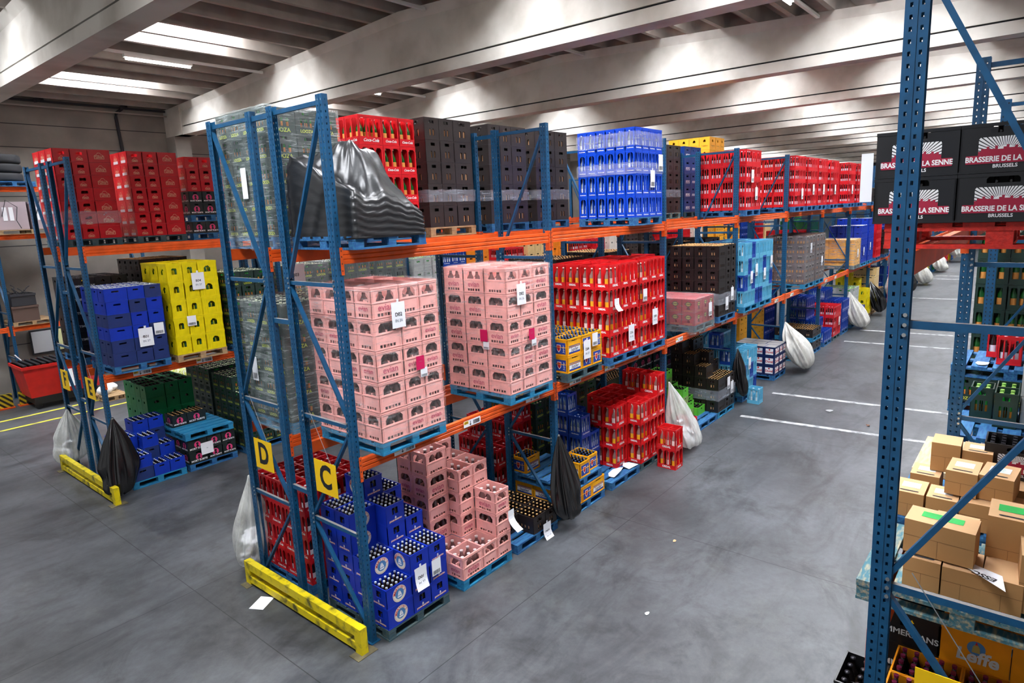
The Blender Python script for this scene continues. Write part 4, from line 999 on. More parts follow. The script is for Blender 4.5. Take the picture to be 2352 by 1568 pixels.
# ------------------------------------------------------------------ paper tags
D2 = lambda t, s: code(t, s)
sheet(.50, PY - .022, 3.09, .155, .235, 'white tag D02 on pink load nearest rack end', code('D02', 'IN 36'), hang=True)
sheet(2.26, PY - .022, 3.06, .155, .235, 'white tag D02 on pink load beside second post', code('D02', 'IN 36'), hang=True)
sheet(.53, PY - .022, .475, .15, .23, 'white tag D01 on stepped blue load', code('D01', 'IN 32'), hang=True, curl=.03)
sheet(.74, PY - .018, .485, .12, .17, 'white barcode sheet on stepped blue load', barcode=True)
sheet(2.56, PY - .03, .08, .15, .23, 'white tag D03 hanging from low black load', code('D03', 'IN 37'), curl=.08, hang=True)
sheet(3.55, PY - .022, 2.18, .16, .24, 'white tag D04 on yellow crates', code('D04', 'IN 37'), hang=True)
sheet(3.74, PY - .02, 2.28, .13, .17, 'barcode sheet on yellow crates beside tag D04', barcode=True)
sheet(4.69, PY - .022, 2.20, .16, .24, 'white tag D06 on red load', code('D06', 'IN 36'), hang=True)
sheet(4.30, PY - .022, 2.66, .12, .17, 'torn white sheet on red load tagged D06', (('IN', 0, .12, greyink),), curl=.06)
sheet(5.40, PY - .022, 2.33, .16, .24, 'white tag D08 on red load beside third post', code('D08', 'IN 36'), hang=True)
sheet(5.10, PY - .022, 2.70, .12, .17, 'white sheet on red load beside third post', barcode=True)
for i, (x, z) in enumerate(((.72, 2.60), (2.42, 2.58))):
    o = sheet(x, PY - .02, z, .10, .13, 'magenta sticker on %s wrapped pink load' % ORD[i], (('evian', .1, .15, pink_ink),), col=magenta_ink)
    sheet(x + .04, PY - .018, z - .10, .085, .09, 'white barcode label below magenta sticker, %s pink load' % ORD[i], barcode=True)
sheet(2.0, .22, 2.60, .11, .14, 'magenta sticker on end side of second pink load', face='-x', col=magenta_ink)
sheet(2.0, .19, 2.49, .09, .09, 'barcode label on end side of second pink load', face='-x', barcode=True)
sheet(.58, PE - .022, 2.32, .2, .28, 'white tag B01 on plain blue load', code('B01', 'IN 37'), hang=True)
sheet(.78, PE - .02, 2.42, .14, .18, 'barcode sheet on plain blue load', barcode=True)
sheet(1.46, PE - .022, 3.08, .2, .27, 'white tag B04 on yellow load', code('B04', 'IN 37'), hang=True)
sheet(1.28, PE - .02, 2.46, .14, .16, 'barcode sheet low on yellow load', barcode=True)
sheet(.0, .66, 3.46, .16, .2, 'white tag B03 hanging on upright of rack D', code('B03'), face='-x') if False else sheet(.30, PD - .02, 3.43, .2, .22, 'white tag B03 above green load of rack D', code('B03'))
sheet(1.25, PE - .02, .33, .2, .2, 'white sheet on black load under turquoise pallet', (('IN', 0, .1, greyink),))
sheet(.08, 1.75, 2.45, .11, .26, 'white barcode label on end of wrapped green load', face='-x', barcode=True)
sheet(.13, 1.62, 4.35, .1, .3, 'white label on end of top wrapped green load', face='-x')
TG = [(5.35, 4.35, 'bright blue top load, lower one'), (5.60, 4.58, 'bright blue top load, right one'), (7.45, 2.15, 'low wrapped dark red load'), (8.20, 2.15, 'tall black shelf load, left one'), (8.45, 2.30, 'tall black shelf load, right one'),
 (9.45, 2.5, 'first mixed blue shelf load, left one'), (9.72, 2.62, 'first mixed blue shelf load, right one'), (10.2, 2.5, 'second mixed blue shelf load, left one'), (10.6, 2.72, 'second mixed blue shelf load, right one'),
 (13.5, 2.8, 'first brown shelf load'), (14.5, 2.4, 'second brown shelf load'), (18.5, 2.3, 'amber shelf load'), (19.3, 2.3, 'first far blue shelf load'), (20.2, 2.4, 'second far blue shelf load'),
 (9.60, 4.12, 'red top load beside fourth post, lower one'), (9.38, 4.45, 'red top load beside fourth post, upper one'), (12.6, 4.1, 'red top load beside fifth post'), (13.5, 4.2, 'middle red top load of fifth bay'), (14.4, 4.2, 'last red top load of fifth bay'),
 (15.5, 4.2, 'first red top load of sixth bay'), (17.4, 4.2, 'last red top load of sixth bay'), (8.35, .60, 'stepped black floor load, left one'), (8.52, .48, 'stepped black floor load, right one'), (9.45, .75, 'mixed blue floor load'), (16.6, .5, 'red floor load of sixth bay'), (2.0, .0, '')]
for i, (x, z, t) in enumerate(TG[:-1]): sheet(x, PY - .02, z, .13, .24, 'small white tag on ' + t, barcode=True, hang=i % 2 == 0)
# beam location labels
def blabel(x, txt, n, y=-.0105, z=1.765, row='C'):
    o = empty('beam_label', (x, y, z), 'white shelf label with arrow, %s along lower beam of rack %s' % (ORD[n], row), 'shelf label', 'location labels on beams')
    m = MB(); m.box((-.13, -.001, -.035), (.13, 0, .035), paper); lc_ = m.obj('label_card', o)
    m = MB(); F = Face(m, (0, -.0012, 0), (1,0,0), (0,0,1), (0,-1,0)); F.rect(-.125, 0, -.06, .03, yellow_sign); F.text(txt if n < 3 else ' ', -.092, .015, .026, black, .0015, bold=.0006)
    F.rect(-.034, -.012, -.026, .024, black); F.poly([(-.045, -.01), (-.03, -.028), (-.015, -.01)], black)
    a = .015; r_ = random.Random(n)
    while a < .11:
        b = a + r_.choice((.002, .004, .006)); F.rect(a, -.024, b, .02, black); a = b + r_.choice((.002, .004))
    m.obj('print', lc_)
for i, (x, t) in enumerate(((.56, 'D01'), (1.5, 'D02'), (2.55, 'D03'), (3.45, 'D04'), (4.3, 'D05'), (5.25, 'D06'), (6.5, 'D07'), (7.4, 'D08'), (8.4, 'D09'), (9.5, 'D10'), (10.4, 'D11'), (11.4, 'D12'), (12.5, 'D13'), (13.5, 'D14'), (14.5, 'D15'), (15.5, 'D16'), (16.5, 'D17'))): blabel(x, t, i)
blabel(.5, 'B01', 0, 6.05 - .0105, row='E'); blabel(1.45, 'B02', 1, 6.05 - .0105, row='E')

# ------------------------------------------------------------------ crates: what the camera sees becomes objects
CNAME = dict(evian='pink_water_crate', evianf='pink_water_crate', jm='blue_beer_crate', coke='red_cola_crate', cokef='red_cola_crate', bbeer='black_beer_crate', champ='blue_water_crate', champf='blue_water_crate',
    stella='red_beer_crate', blueb='plain_blue_crate', navyb='plain_blue_crate', yellow='yellow_crate', orval='red_lemonade_crate', jup='yellow_beer_crate', dek='dark_red_crate', blk='brown_black_crate', lb='light_blue_crate', lbd='light_blue_crate',
    brown='brown_beer_crate', redc='red_bottle_crate', pepsi='dark_blue_cola_crate', looza='green_juice_crate', loozal='green_juice_crate', loozat='green_juice_crate', greenc='green_beer_crate', mort='black_brewery_crate', bmans='black_brewery_crate', senne='black_brewery_crate',
    duvel='navy_beer_crate', leffe='orange_yellow_crate', trapp='amber_crate', lime='lime_green_crate', limed='lime_green_crate', grey='grey_crate', cream='cream_crate', white='white_crate', oran='orange_crate')
def finish_crates():
    objs = []
    for c in CR:
        body, dm = crate_meshes(c['kd'], round(c['wx'], 3), round(c['dy'], 3)); o = put(CNAME[c['kd']], body, c['p'], R.uniform(-.004, .004)); c['o'] = o; c['dm'] = dm
    from mathutils.bvhtree import BVHTree
    bv = []; bf = []
    for c in CR:
        x, y, z = c['p']; n = len(bv); X, Y, Z = x + c['wx'] - .002, y + c['dy'] - .002, z + c['h'] - .002; x += .002; y += .002
        bv += [(x,y,z),(X,y,z),(X,Y,z),(x,Y,z),(x,y,Z),(X,y,Z),(X,Y,Z),(x,Y,Z)]
        bf += [tuple(n + q for q in f) for f in ((3,2,1,0),(4,5,6,7),(0,1,5,4),(1,2,6,5),(2,3,7,6),(3,0,4,7))]
    tree = BVHTree.FromPolygons(bv, bf)
    eye = Vector(cam.location); Minv = cam.matrix_world.inverted() if cam.matrix_world != Matrix.Identity(4) else None
    M = Matrix.LocRotScale(cam.location, cam.rotation_euler, None).inverted()
    f = 1477.37
    def inframe(p):
        q = M @ p
        if q.z > -.1: return False
        u = 1206.15 + f * q.x / -q.z; v = 756.15 - f * q.y / -q.z; return -60 < u < 2412 and -60 < v < 1628
    for c in CR:
        x, y, z = c['p']; w_, d_, h = c['wx'], c['dy'], c['h']; g = .004; pts = []
        for a in (.06, .5, .94):
            for b in (.05, .35, .65, .97): pts.append((x - g, y + a*d_, z + b*h)); pts.append((x + a*w_, y - g, z + b*h))
            for b in (.1, .9): pts.append((x + a*w_, y + b*d_, z + h + g))
        vis = False; c['dist'] = (Vector((x + w_/2, y + d_/2, z + h/2)) - eye).length
        for p in pts:
            p = Vector(p)
            if not inframe(p): continue
            d = p - eye; L_ = d.length
            hit = tree.ray_cast(eye, d / L_, L_ - .0005)
            if hit[0] is None or hit[3] > L_ - .012: vis = True; break
        c['vis'] = vis
    cnt = {}; rest = {}; hid = []
    for c in sorted(CR, key=lambda c: c['dist']):
        nm = CNAME[c['kd']]; o = c['o']
        if not c['vis']: hid.append(c); bpy.data.objects.remove(o); continue
        cnt[nm] = cnt.get(nm, 0) + 1
        x, y, z = c['p']
        if cnt[nm] <= 300:
            tag(o, '%s crate, %s, %s, %s' % (c['adj'], c['lay'], c['pos'], c['where']), 'crate', '%s crates %s' % (c['adj'], c['where']))
            if not c['blank']:
                if c['dm'][0] and c['ey']: put('printed_logo', c['dm'][0], parent=o)
                if c['dm'][1] and c['ex']: put('printed_logo', c['dm'][1], parent=o)
        else: rest.setdefault(nm, []).append(c)
        if c['nobot'] and not (c['vt'] and c['dist'] < 14): continue
        pitch, bt, h = c['pitch'], c['bt'], c['h']; wx, dy = c['wx'], c['dy']
        nx = max(1, int((wx - .02) / pitch)); ny = max(1, int((dy - .02) / pitch)); px = (wx - .02) / nx; py = (dy - .02) / ny; r = min(px, py, .09) * BR_.get(c['kd'], .46); bh = h * BHT.get(c['kd'], .93)
        for a in range(nx):
            for b in range(ny):
                if not (c['vt'] or (c['ex'] and a == 0) or (c['ey'] and b == 0)): continue
                q = (x + .01 + (a + .5) * px, y + .01 + (b + .5) * py, z + .013)
                tp = 'orvaly' if bt == 'orval' and R.random() < .5 else bt
                kn = BT[tp]['kind']
                if c['indiv'] and c['vt'] and NB.get(kn, 0) < 300:
                    NB[kn] = NB.get(kn, 0) + 1
                    near_bottle(tp, *q, r, bh, '%s crate, %s, %s' % (c['adj'], c['pos'], c['where']))
                else: BT[tp]['far'].append((*q, r, bh))
    for nm, L_ in rest.items():
        mb = MB()
        for c in L_: mb.add(crate_meshes(c['kd'], round(c['wx'], 3), round(c['dy'], 3))[0], Matrix.Translation(c['p']))
        o = mb.obj(nm + 's'); tag(o, 'remaining %s in the far stacks' % (nm.replace('_', ' ') + 's'), 'crates', kind='stuff')
    mb = MB()
    for c in hid:
        x, y, z = c['p']; g = .003; m = crate_meshes(c['kd'], round(c['wx'], 3), round(c['dy'], 3))[0].materials[0]
        mb.box((x + g, y + g, z), (x + c['wx'] - g, y + c['dy'] - g, z + c['h'] - .03), m)
    o = mb.obj('hidden_stacks'); tag(o, 'crates standing hidden behind the visible stacks', 'crates', kind='stuff')
    print('CRATES', len(CR), 'hidden', len(hid), cnt, {k: len(v) for k, v in rest.items()}, NB)
BR_ = {'orval': .40, 'coke': .42, 'cokef': .42}
BHT = {'evian': .84, 'evianf': .84, 'orval': .80, 'coke': .86, 'cokef': .84, 'champ': .84, 'champf': .84, 'lb': .84, 'lbd': .84, 'yellow': .8, 'leffe': 1.0, 'jup': .97, 'jm': .96, 'blk': .96, 'redc': .84}
finish_crates()
# ------------------------------------------------------------------ shrink film
def shell(x0, y0, z0, x1, y1, z1, m, label, amp=.003, seed=1, nseg=14, top=True, parts=None, droop=0):
    mb = MB(); rr = random.Random(seed); pts = []
    n = nseg; per = []
    for i in range(n): per.append((x0 + (x1-x0)*i/n, y0))
    for i in range(n): per.append((x1, y0 + (y1-y0)*i/n))
    for i in range(n): per.append((x1 - (x1-x0)*i/n, y1))
    for i in range(n): per.append((x0, y1 - (y1-y0)*i/n))
    cx, cy = (x0+x1)/2, (y0+y1)/2; nz = 22; rg = []
    for k in range(nz + 1):
        z = z0 + (z1-z0)*k/nz; s = 1 + rr.uniform(-amp, amp) * .6
        rg.append([(cx + (a-cx)*(s + rr.uniform(0, amp)), cy + (b-cy)*(s + rr.uniform(0, amp)), z + (rr.uniform(-.012, .004) if 0 < k else rr.uniform(-droop, 0))) for a, b in per])
    if top:
        for f in (.9, .6, .25): rg.append([(cx + (a-cx)*f, cy + (b-cy)*f, z1 + .004 + rr.uniform(-.004, .008)) for a, b in per])
    mb.rings(rg, m, False, top)
    return tag(mb.obj('shrink_film', smooth=True), label, 'plastic film', 'clear shrink film around loads')
filmA = film('film_light', .05, .45, '#ffffff', (1, 1, 7), 5, lo=.52, hi=.78)
filmB = film('film_heavy', .10, .60, '#e2eceb', (1, 1, 12), 5.0, lo=.46, hi=.74)
filmM = film('film_mid', .10, .45, '#f4f6f8', (1, 1, 10), 5, lo=.5, hi=.78)
filmC = film('film_band', .20, .34, '#dfe4f2', (1, 1, 5), 5, rough=.3)
shell(.212, PY - .012, 1.9, 1.022, PY + .972, 3.375, filmA, 'clear film around pink load nearest rack end', seed=2)
shell(2.012, PY - .012, 1.9, 2.822, PY + .972, 3.375, filmA, 'clear film around pink load beside second post', seed=3)
shell(.15, PD - .014, 3.72, .97, PD + .974, 5.06, filmB, 'heavy clear film around top green load of rack D', seed=4, droop=.06)
shell(.09, PD - .014, 1.84, .91, PD + .974, 3.18, filmB, 'heavy clear film around shelf green load of rack D', seed=5, droop=.05)
shell(6.84, PY - .014, 1.84, 7.66, PY + .974, 2.40, filmM, 'clear film around low dark red load', seed=6, droop=.08)
shell(18.09, PY - .014, 1.84, 18.91, PY + .974, 2.74, filmB, 'clear film around amber load on far shelf', seed=7)
shell(4.872, PY - .012, 4.42, 5.69, PY + .972, 4.58, filmC, 'film band around lower part of bright blue load', seed=8, top=False)
shell(4.872, PY - .012, 4.80, 5.69, PY + .972, 5.0, filmC, 'film band around upper part of bright blue load', seed=9, top=False)
for i, (x, y) in enumerate(((2.165, PD), (3.275, PD), (4.275, PD), (8.175, PD))): shell(x, y - .01, 4.12, x + .81, y + .97, 4.27, filmC, 'film band around black top load, %s from near end' % ORD[i], seed=10 + i, top=False)
shell(.115, PF - .012, 4.05, .935, PF + .97, 4.25, filmC, 'film band around first red top load of rack F', seed=15, top=False)
shell(7.855, PY - .012, 2.15, 8.67, PY + .972, 2.36, filmC, 'film band around tall black shelf load', seed=16, top=False)
shell(7.895, PY - .012, .34, 8.71, PY + .972, .54, filmC, 'film band around stepped black floor load', seed=17, top=False)
shell(13.09, PY - .012, 1.95, 14.83, PY + .972, 3.1, filmM, 'clear film around both brown loads', seed=18)
for i, x in enumerate((3.09, 4.04, 4.99, 5.99)): shell(x, PE - .014, 1.94, x + .82, PE + .97, 3.2, filmM if i < 3 else filmB, 'clear film around rack E shelf load, %s along' % ORD[i], seed=20 + i)

# black wrapped load (lumpy) on the top shelf
blackfilm = mat('black_stretch_film', '#232426', 0.36, spec=.7, bump=0.16, scale=1.8, stretch=(1.0, 1.0, 11))
pallet(.12, PY, zl[2], 'blue', 'under the black wrapped lumpy load')
def lump():
    x0, x1, y0, y1 = .12, .90, PY - .01, PY + .97; rr = random.Random(3); mb = MB(); n = 22
    def top(u, v):     # u along x, v along y
        z = (1-u)*(1-v)*4.20 + u*(1-v)*4.03 + (1-u)*v*4.56 + u*v*4.40
        z += .30 * math.exp(-((u - .62)**4 / .02 + (v - .55)**2 / .14)) + .10 * math.exp(-((u - .86)**2 / .006 + (v - .5)**2 / .02)) + .12 * math.exp(-((u - .45)**2 / .05 + (v - .3)**2 / .06)) - .05 * math.exp(-((u - .25)**2 / .02 + (v - .2)**2 / .05))
        z += .022 * math.sin(9*u + 15*v) * math.sin(11*v - 4*u) + .012 * math.sin(31*u - 17*v)
        return z
    base = []; per = []
    for i in range(n): per.append((i/n, 0))
    for i in range(n): per.append((1, i/n))
    for i in range(n): per.append((1 - i/n, 1))
    for i in range(n): per.append((0, 1 - i/n))
    def P(u, v, f, k):
        z1 = top(u, v); z = 3.79 + (z1 - 3.79) * f
        w_ = .010 * math.sin(40*f + 9*u + 7*v + 2*math.sin(5*(u+v))) + .006 * math.sin(95*f + 21*u)
        b = 1 - .10 * f ** 6 + w_; return (x0 + (x1-x0) * (.5 + (u-.5)*b), y0 + (y1-y0) * (.5 + (v-.5)*b), z)
    nz = 26; rg = [[P(u, v, k/nz, k) for u, v in per] for k in range(nz + 1)]
    for f in (.93, .85, .76, .66, .55, .44, .33, .22, .11, .03):
        rg.append([(x0 + (x1-x0) * (.5 + (u-.5)*f*.9), y0 + (y1-y0) * (.5 + (v-.5)*f*.9), top(.5 + (u-.5)*f, .5 + (v-.5)*f) + .008 * math.sin(37*u*f + 23*v)) for u, v in per])
    mb.rings(rg, blackfilm, True, True)
    return tag(mb.obj('wrapped_load', smooth=True), 'lumpy load wrapped in black stretch film on top shelf', 'wrapped load')
lump()

# ------------------------------------------------------------------ plastic bags hung on the posts
bagblack = mat('black_bag_plastic', '#0b0b0d', 0.24, spec=.8, bump=.12, scale=3, stretch=(1.5, 1.5, .4))
bagclear = film('clear_bag_plastic', .30, .8, '#e9ebe6', (1, 1, .5), 3.5, rough=.3, lo=.35, hi=.7)
bagwhite = film('white_bag_plastic', .62, 1.0, '#e2e0d8', (1, 1, .6), 4.5, rough=.35, lo=.35, hi=.6)
def bag(top, bot, w, d, m, label, seed=0, folds=9, fill=.72, ang=0.0, flat=.10, content=False):
    rr = random.Random(seed); T = Vector(top); B = Vector(bot); mb = MB(); n = 56; nz = 34; ph = [rr.uniform(0, 6.3) for _ in range(8)]; rg = []; dent = [(rr.uniform(0, 6.3), rr.uniform(.3, .9), rr.uniform(-.16, .12)) for _ in range(9)]
    ca, sa = math.cos(ang), math.sin(ang)
    for k in range(nz + 1):
        f = k / nz; c = T.lerp(B, f); c = c + Vector((.02*math.sin(3*f + ph[0]), .02*math.sin(4*f + ph[1]), 0))
        g = f / fill
        r = (.045 + .955 * math.sin(min(g, 1) * PI / 2) ** 1.15) if g < 1 else math.sqrt(max(0.02, 1 - ((f - fill) / (1 - fill)) ** 2.4))
        r = max(r, .03); ring = []
        for j in range(n):
            t = 2*PI*j/n; am = .34 * (1 - f) ** .6 + .08
            fo = 1 + am * math.sin(folds*t + ph[2] + 1.3*f) * .6 + am * .5 * math.sin((folds*2 - 3)*t + ph[3] - 2.2*f) + .05*math.sin(3*t + ph[4] + 6*f) + sum(q * math.exp(-((math.cos(t - a) - 1)**2 * 9 + (f - b)**2 / .012)) for a, b, q in dent)
            x = w/2 * r * fo * math.cos(t); y = d/2 * r * fo * math.sin(t)
            ring.append((c.x + x*ca - y*sa, c.y + x*sa + y*ca, max(c.z + .012*math.sin(5*t + ph[5]) * f, .012)))
        rg.append(ring)
    mb.rings(rg, m); o = mb.obj('plastic_bag', smooth=True); tag(o, label, 'bag', 'plastic rubbish bags on rack posts')
    if content:
        mc = MB(); rr = random.Random(seed + 5)
        for i in range(16):
            c = T.lerp(B, rr.uniform(.6, .93)); s = rr.uniform(.05, .1); a, b, c2 = c.x + rr.uniform(-.25, .25)*w, c.y + rr.uniform(-.25, .25)*d, max(c.z, .06)
            P = [(a + s*math.cos(t)*rr.uniform(.6, 1.2), b + s*math.sin(t)*rr.uniform(.6, 1.2), c2 + rr.uniform(-.04, .05)) for t in (0, 1.1, 2.3, 3.4, 4.6)]
            mc.rings([P, [(x + .02, y + .01, z + .012) for x, y, z in P]], paper)
        mc.obj('crumpled_waste', o)
    return o
bag((-.04, 5.98, 1.20), (-.10, 5.78, .06), .50, .34, bagblack, 'big black bag hanging on front post of rack E', 1, fill=.75, ang=.2)
bag((-.05, 7.98, 1.00), (-.12, 8.06, .05), .46, .44, bagclear, 'clear bag of plastic waste on rear post of rack F', 2, content=True)
bag((.0, 2.06, 1.20), (.10, 2.26, .03), .42, .42, bagclear, 'clear bag hanging on rear post of rack D', 3, fill=.8, content=True)
bag((2.99, -.05, 1.17), (2.93, -.24, .14), .42, .30, bagblack, 'tall black bag hanging on second post of rack C', 4, fill=.8)
bag((6.0, -.06, 1.16), (6.28, -.34, .03), .62, .40, bagclear, 'clear bag of white waste on third post', 5, fill=.85, content=True, ang=.1)
bag((8.98, -.05, 1.15), (8.93, -.22, .20), .30, .22, bagblack, 'narrow black bag hanging on fourth post', 6, fill=.6)
bag((12.0, -.05, 1.18), (12.35, -.42, .06), .85, .5, bagwhite, 'bulging white bag on fifth post', 7, fill=.6, content=True)
bag((18.0, -.06, 1.15), (18.35, -.38, .05), .85, .5, bagwhite, 'white bag on seventh post', 8, fill=.7)
bag((21.0, -.06, 1.15), (21.2, -.35, .10), .8, .45, bagblack, 'wide black bag on eighth post', 9, fill=.6)
bag((24.0, -.1, 1.15), (24.2, -.4, .05), .9, .5, bagwhite, 'white bag on ninth post', 10)
bag((27.0, -.1, 1.15), (27.1, -.4, .08), .8, .45, bagblack, 'black bag on tenth post', 11)
bag((30.0, -.1, 1.2), (30.4, -.5, .05), 1.1, .6, bagwhite, 'white bag on eleventh post', 12)
bag((36.0, -.1, 1.15), (36.3, -.45, .05), 1.1, .6, bagwhite, 'white bag on thirteenth post', 13)
bag((42.0, -.1, 1.6), (42.3, -.6, .3), 1.5, .8, bagwhite, 'white bag at far end of rack C', 14)

# ------------------------------------------------------------------ wall side things
mb = MB()
def tyre(x, y, z, lab):
    m = MB(); seg = 28; R0, r0 = .40, .10; rg = []
    prof = [(.27, 0), (.36, -.0), (.40, .02), (.41, .06), (.41, .14), (.40, .18), (.36, .20), (.27, .20), (.25, .17), (.25, .03), (.27, 0)]
    for i in range(seg): 
        t = 2*PI*i/seg; rg.append([(r*math.cos(t), r*math.sin(t), h) for r, h in prof])
    rg.append(rg[0]); m.rings(rg, mat('tyre_rubber', '#26272a', .8), False, False)
    o = m.obj('car_tyre', smooth=True, loc=(x, y, z)); tag(o, lab, 'tyre', 'stack of tyres on the wall rack')
for i in range(3): tyre(1.05, 14.25, 5.11 + .205 * i, 'black tyre, %s of the stack on wall rack top' % ('bottom', 'middle', 'topmost')[i])
pallet(.75, 13.7, 4.99, 'blue', 'under the tyres on the wall rack', False)
def plainbox(name, x, y, z, wx, wy, h, m, label, cat, wall=.02, open_=True, parts=()):
    o = empty(name, (x, y, z), label, cat); b = MB()
    if open_:
        b.box((0,0,0), (wx,wall,h), m); b.box((0,wy-wall,0), (wx,wy,h), m); b.box((0,wall,0), (wall,wy-wall,h), m); b.box((wx-wall,wall,0), (wx,wy-wall,h), m); b.box((wall,wall,0), (wx-wall,wy-wall,wall), m)
        b.box((-.012,-.012,h-.05), (wx+.012,0,h), m)
    else: b.box((0,0,0), (wx,wy,h), m)
    b.obj('shell', o); return o
o = plainbox('brown_bin', .68, 13.7, 1.82 + .1, .5, .5, .36, mat('brown_plastic', '#5a463e', .6), 'brown plastic tub on the wall rack shelf', 'tub')
o = plainbox('black_bin', .70, 13.7, 2.29, .46, .5, .27, mat('dark_plastic', '#2b2b30', .6), 'black plastic tub stacked on the brown tub', 'tub')
m = MB(); rr = random.Random(4)
for i in range(9):
    a = [(.9 + rr.uniform(-.15, .2), 13.9 + rr.uniform(-.1, .1), 2.5)]
    for k in range(4): a.append((a[-1][0] + rr.uniform(-.08, .08), a[-1][1] + rr.uniform(-.05, .05), a[-1][2] + rr.uniform(.0, .09)))
    m.tube(a, .012, dark_grey, 5)
tag(m.obj('tangled_cable'), 'tangle of dark cables poking out of the black tub', 'cable')
pallet(.66, 13.7, 1.82, 'raw', 'under the tubs on the wall rack', False, h=.1)
pallet(.7, 13.7, 3.92, 'raw', 'under the pale machine boxes on wall rack', False, wx=1.3, h=.1)
for i, (x, w_) in enumerate(((.72, .58), (1.36, .6))):
    o = plainbox('machine_box', x, 13.75, 4.03, w_, .6, .62, mat('pale_lilac_panel', '#a99aa0', .6), 'pale lilac machine housing on wall rack, %s' % ('left', 'right')[i], 'box', open_=False)
    m = MB(); m.box((.12, -.004, .2), (.2, 0, .5), paper); m.box((.24, -.004, .2), (.32, 0, .5), paper); m.obj('white_label', o)
    m = MB(); m.tube([(.1, -.01, .3), (.2, -.05, .66), (.4, -.03, .5), (.35, -.03, .2), (.42, -.02, .02)], .008, dark_grey, 6); m.obj('cable', o)
redm = mat('red_container', '#d21f1a', .45, noise=.2, scale=5)
o = empty('red_container', (.55, 12.72, 0), 'red wheeled tipping container with dark hood beside the wall rack', 'container')
m = MB(); m.rings([[(0, .1, .28), (1.35, .1, .28), (1.35, .9, .28), (0, .9, .28)], [(-.1, 0, 1.02), (1.45, 0, 1.02), (1.45, 1.0, 1.02), (-.1, 1.0, 1.02)]], redm); m.box((-.12, -.02, .95), (1.47, 1.02, 1.02), redm); m.obj('body', o)
m = MB()
for i in range(12): m.box((-.06 + .12*i, .02, 1.02), (.0 + .12*i, .98, 1.05), black)
m.obj('hood', o)
m = MB(); m.box((.05, .1, .12), (1.3, .9, .28), black); m.obj('undercarriage', o)
m = MB(); F = Face(m, (.7, -.035, .62), (1,0,0), (0,.13,1), (0,-1,.13)); F.rect(-.12, -.2, .12, .2, paper, .004); m.obj('white_label', o)
for x in (.12, 1.2):
    for y in (.15, .8):
        m = MB(); m.rings([[(x + .07*math.cos(t), yy2, .07 + .07*math.sin(t)) for t in [2*PI*i/12 for i in range(12)]] for yy2 in (y, y + .05)], black); m.obj('wheel', o)
o = empty('notice_board', (1.22, WY - .06, .9), 'notice board with pale yellow papers on the side wall', 'board')
m = MB(); m.box((0, 0, 0), (1.25, .04, .62), dark_grey); m.obj('board_frame', o)
m = MB(); m.box((.03, -.004, .04), (.45, 0, .58), lgrey); m.box((.48, -.004, .04), (.85, 0, .58), mat('pale_yellow_paper', '#dfe2a8', .7)); m.box((.88, -.004, .04), (1.2, 0, .58), lgrey); m.obj('pinned_papers', o)
strp = bpy.data.materials.new('hazard_stripes'); strp.use_nodes = True; nt = strp.node_tree; wv = nt.nodes.new('ShaderNodeTexWave'); wv.inputs['Scale'].default_value = 5; wv.bands_direction = 'DIAGONAL'
cr = nt.nodes.new('ShaderNodeValToRGB'); cr.color_ramp.interpolation = 'CONSTANT'; cr.color_ramp.elements[0].color = srgb('#26241c'); cr.color_ramp.elements[1].position = .5; cr.color_ramp.elements[1].color = srgb('#c9b21e')
tc = nt.nodes.new('ShaderNodeTexCoord'); nt.links.new(tc.outputs['Object'], wv.inputs[0]); nt.links.new(wv.outputs[0], cr.inputs[0]); nt.links.new(cr.outputs[0], nt.nodes['Principled BSDF'].inputs['Base Color'])
for i, x in enumerate((.28, .66)):
    m = MB(); m.box((-.12, -.15, 0), (.14, -.09, .34), strp); m.box((-.14, -.2, 0), (.16, .0, .03), orange)
    tag(m.obj('post_protector', loc=(x - .06, 13.72, 0)), 'black and yellow striped protector at foot of wall rack, %s' % ('left', 'right')[i], 'protector', 'post protectors')
o = empty('white_cable_loop', (.75, 13.6, .2), 'white cable hanging beside the striped protectors', 'cable'); m = MB(); m.tube([(-.2, 0, 1.0), (.0, -.02, .7), (.25, -.02, .35), (.1, -.02, .1), (-.1, 0, .2)], .012, paper, 6); m.obj('cord', o)
# goods on the floor between rack F and the wall rack
pallet(1.72, 12.05, 0, 'raw', 'on floor near the wall rack, white sacks on it', False, wx=.5, wy=.8)
pallet(4.15, 12.35, 0, 'pale', 'on floor near wall rack, farther right', False)
def sack(x, y, z, r, label, seed):
    rr = random.Random(seed); m = MB(); rg = []
    for k in range(9):
        f = k / 8; q = r * math.sin(PI * (.12 + .80 * f)) ** .6; rg.append([(q*math.cos(t)*(1 + .12*math.sin(3*t + seed) + rr.uniform(-.04, .04)), q*.8*math.sin(t)*(1 + .1*math.sin(5*t)), f * r * 1.3) for t in [2*PI*i/16 for i in range(16)]])
    m.rings(rg, paper); tag(m.obj('white_sack', smooth=True, loc=(x, y, z)), label, 'sack', 'white sacks near the wall rack')
sack(1.85, 12.4, .117, .16, 'small white sack on bare pallet near wall rack, left', 1); sack(2.05, 12.65, .117, .15, 'small white sack on bare pallet near wall rack, right', 2); sack(4.5, 12.7, .117, .2, 'white sack on pale pallet near wall rack', 3)
pkm = mat('pack_yellow', '#c9cf4a', .4, col2='#eef0e4', scale=30, thresh=(.45, .55))
pk = MB()
for a in range(4):
    for b in range(3): pk.lathe([(.034, 0), (.036, .12), (.034, .2), (.012, .26), (.013, .285)], pkm, 8, (.04 + a*.075, .04 + b*.075, 0))
pk = pk.mesh('bottle_pack', True)
pallet(2.45, 10.6, 0, 'raw', 'under the yellow-white bottle packs', False)
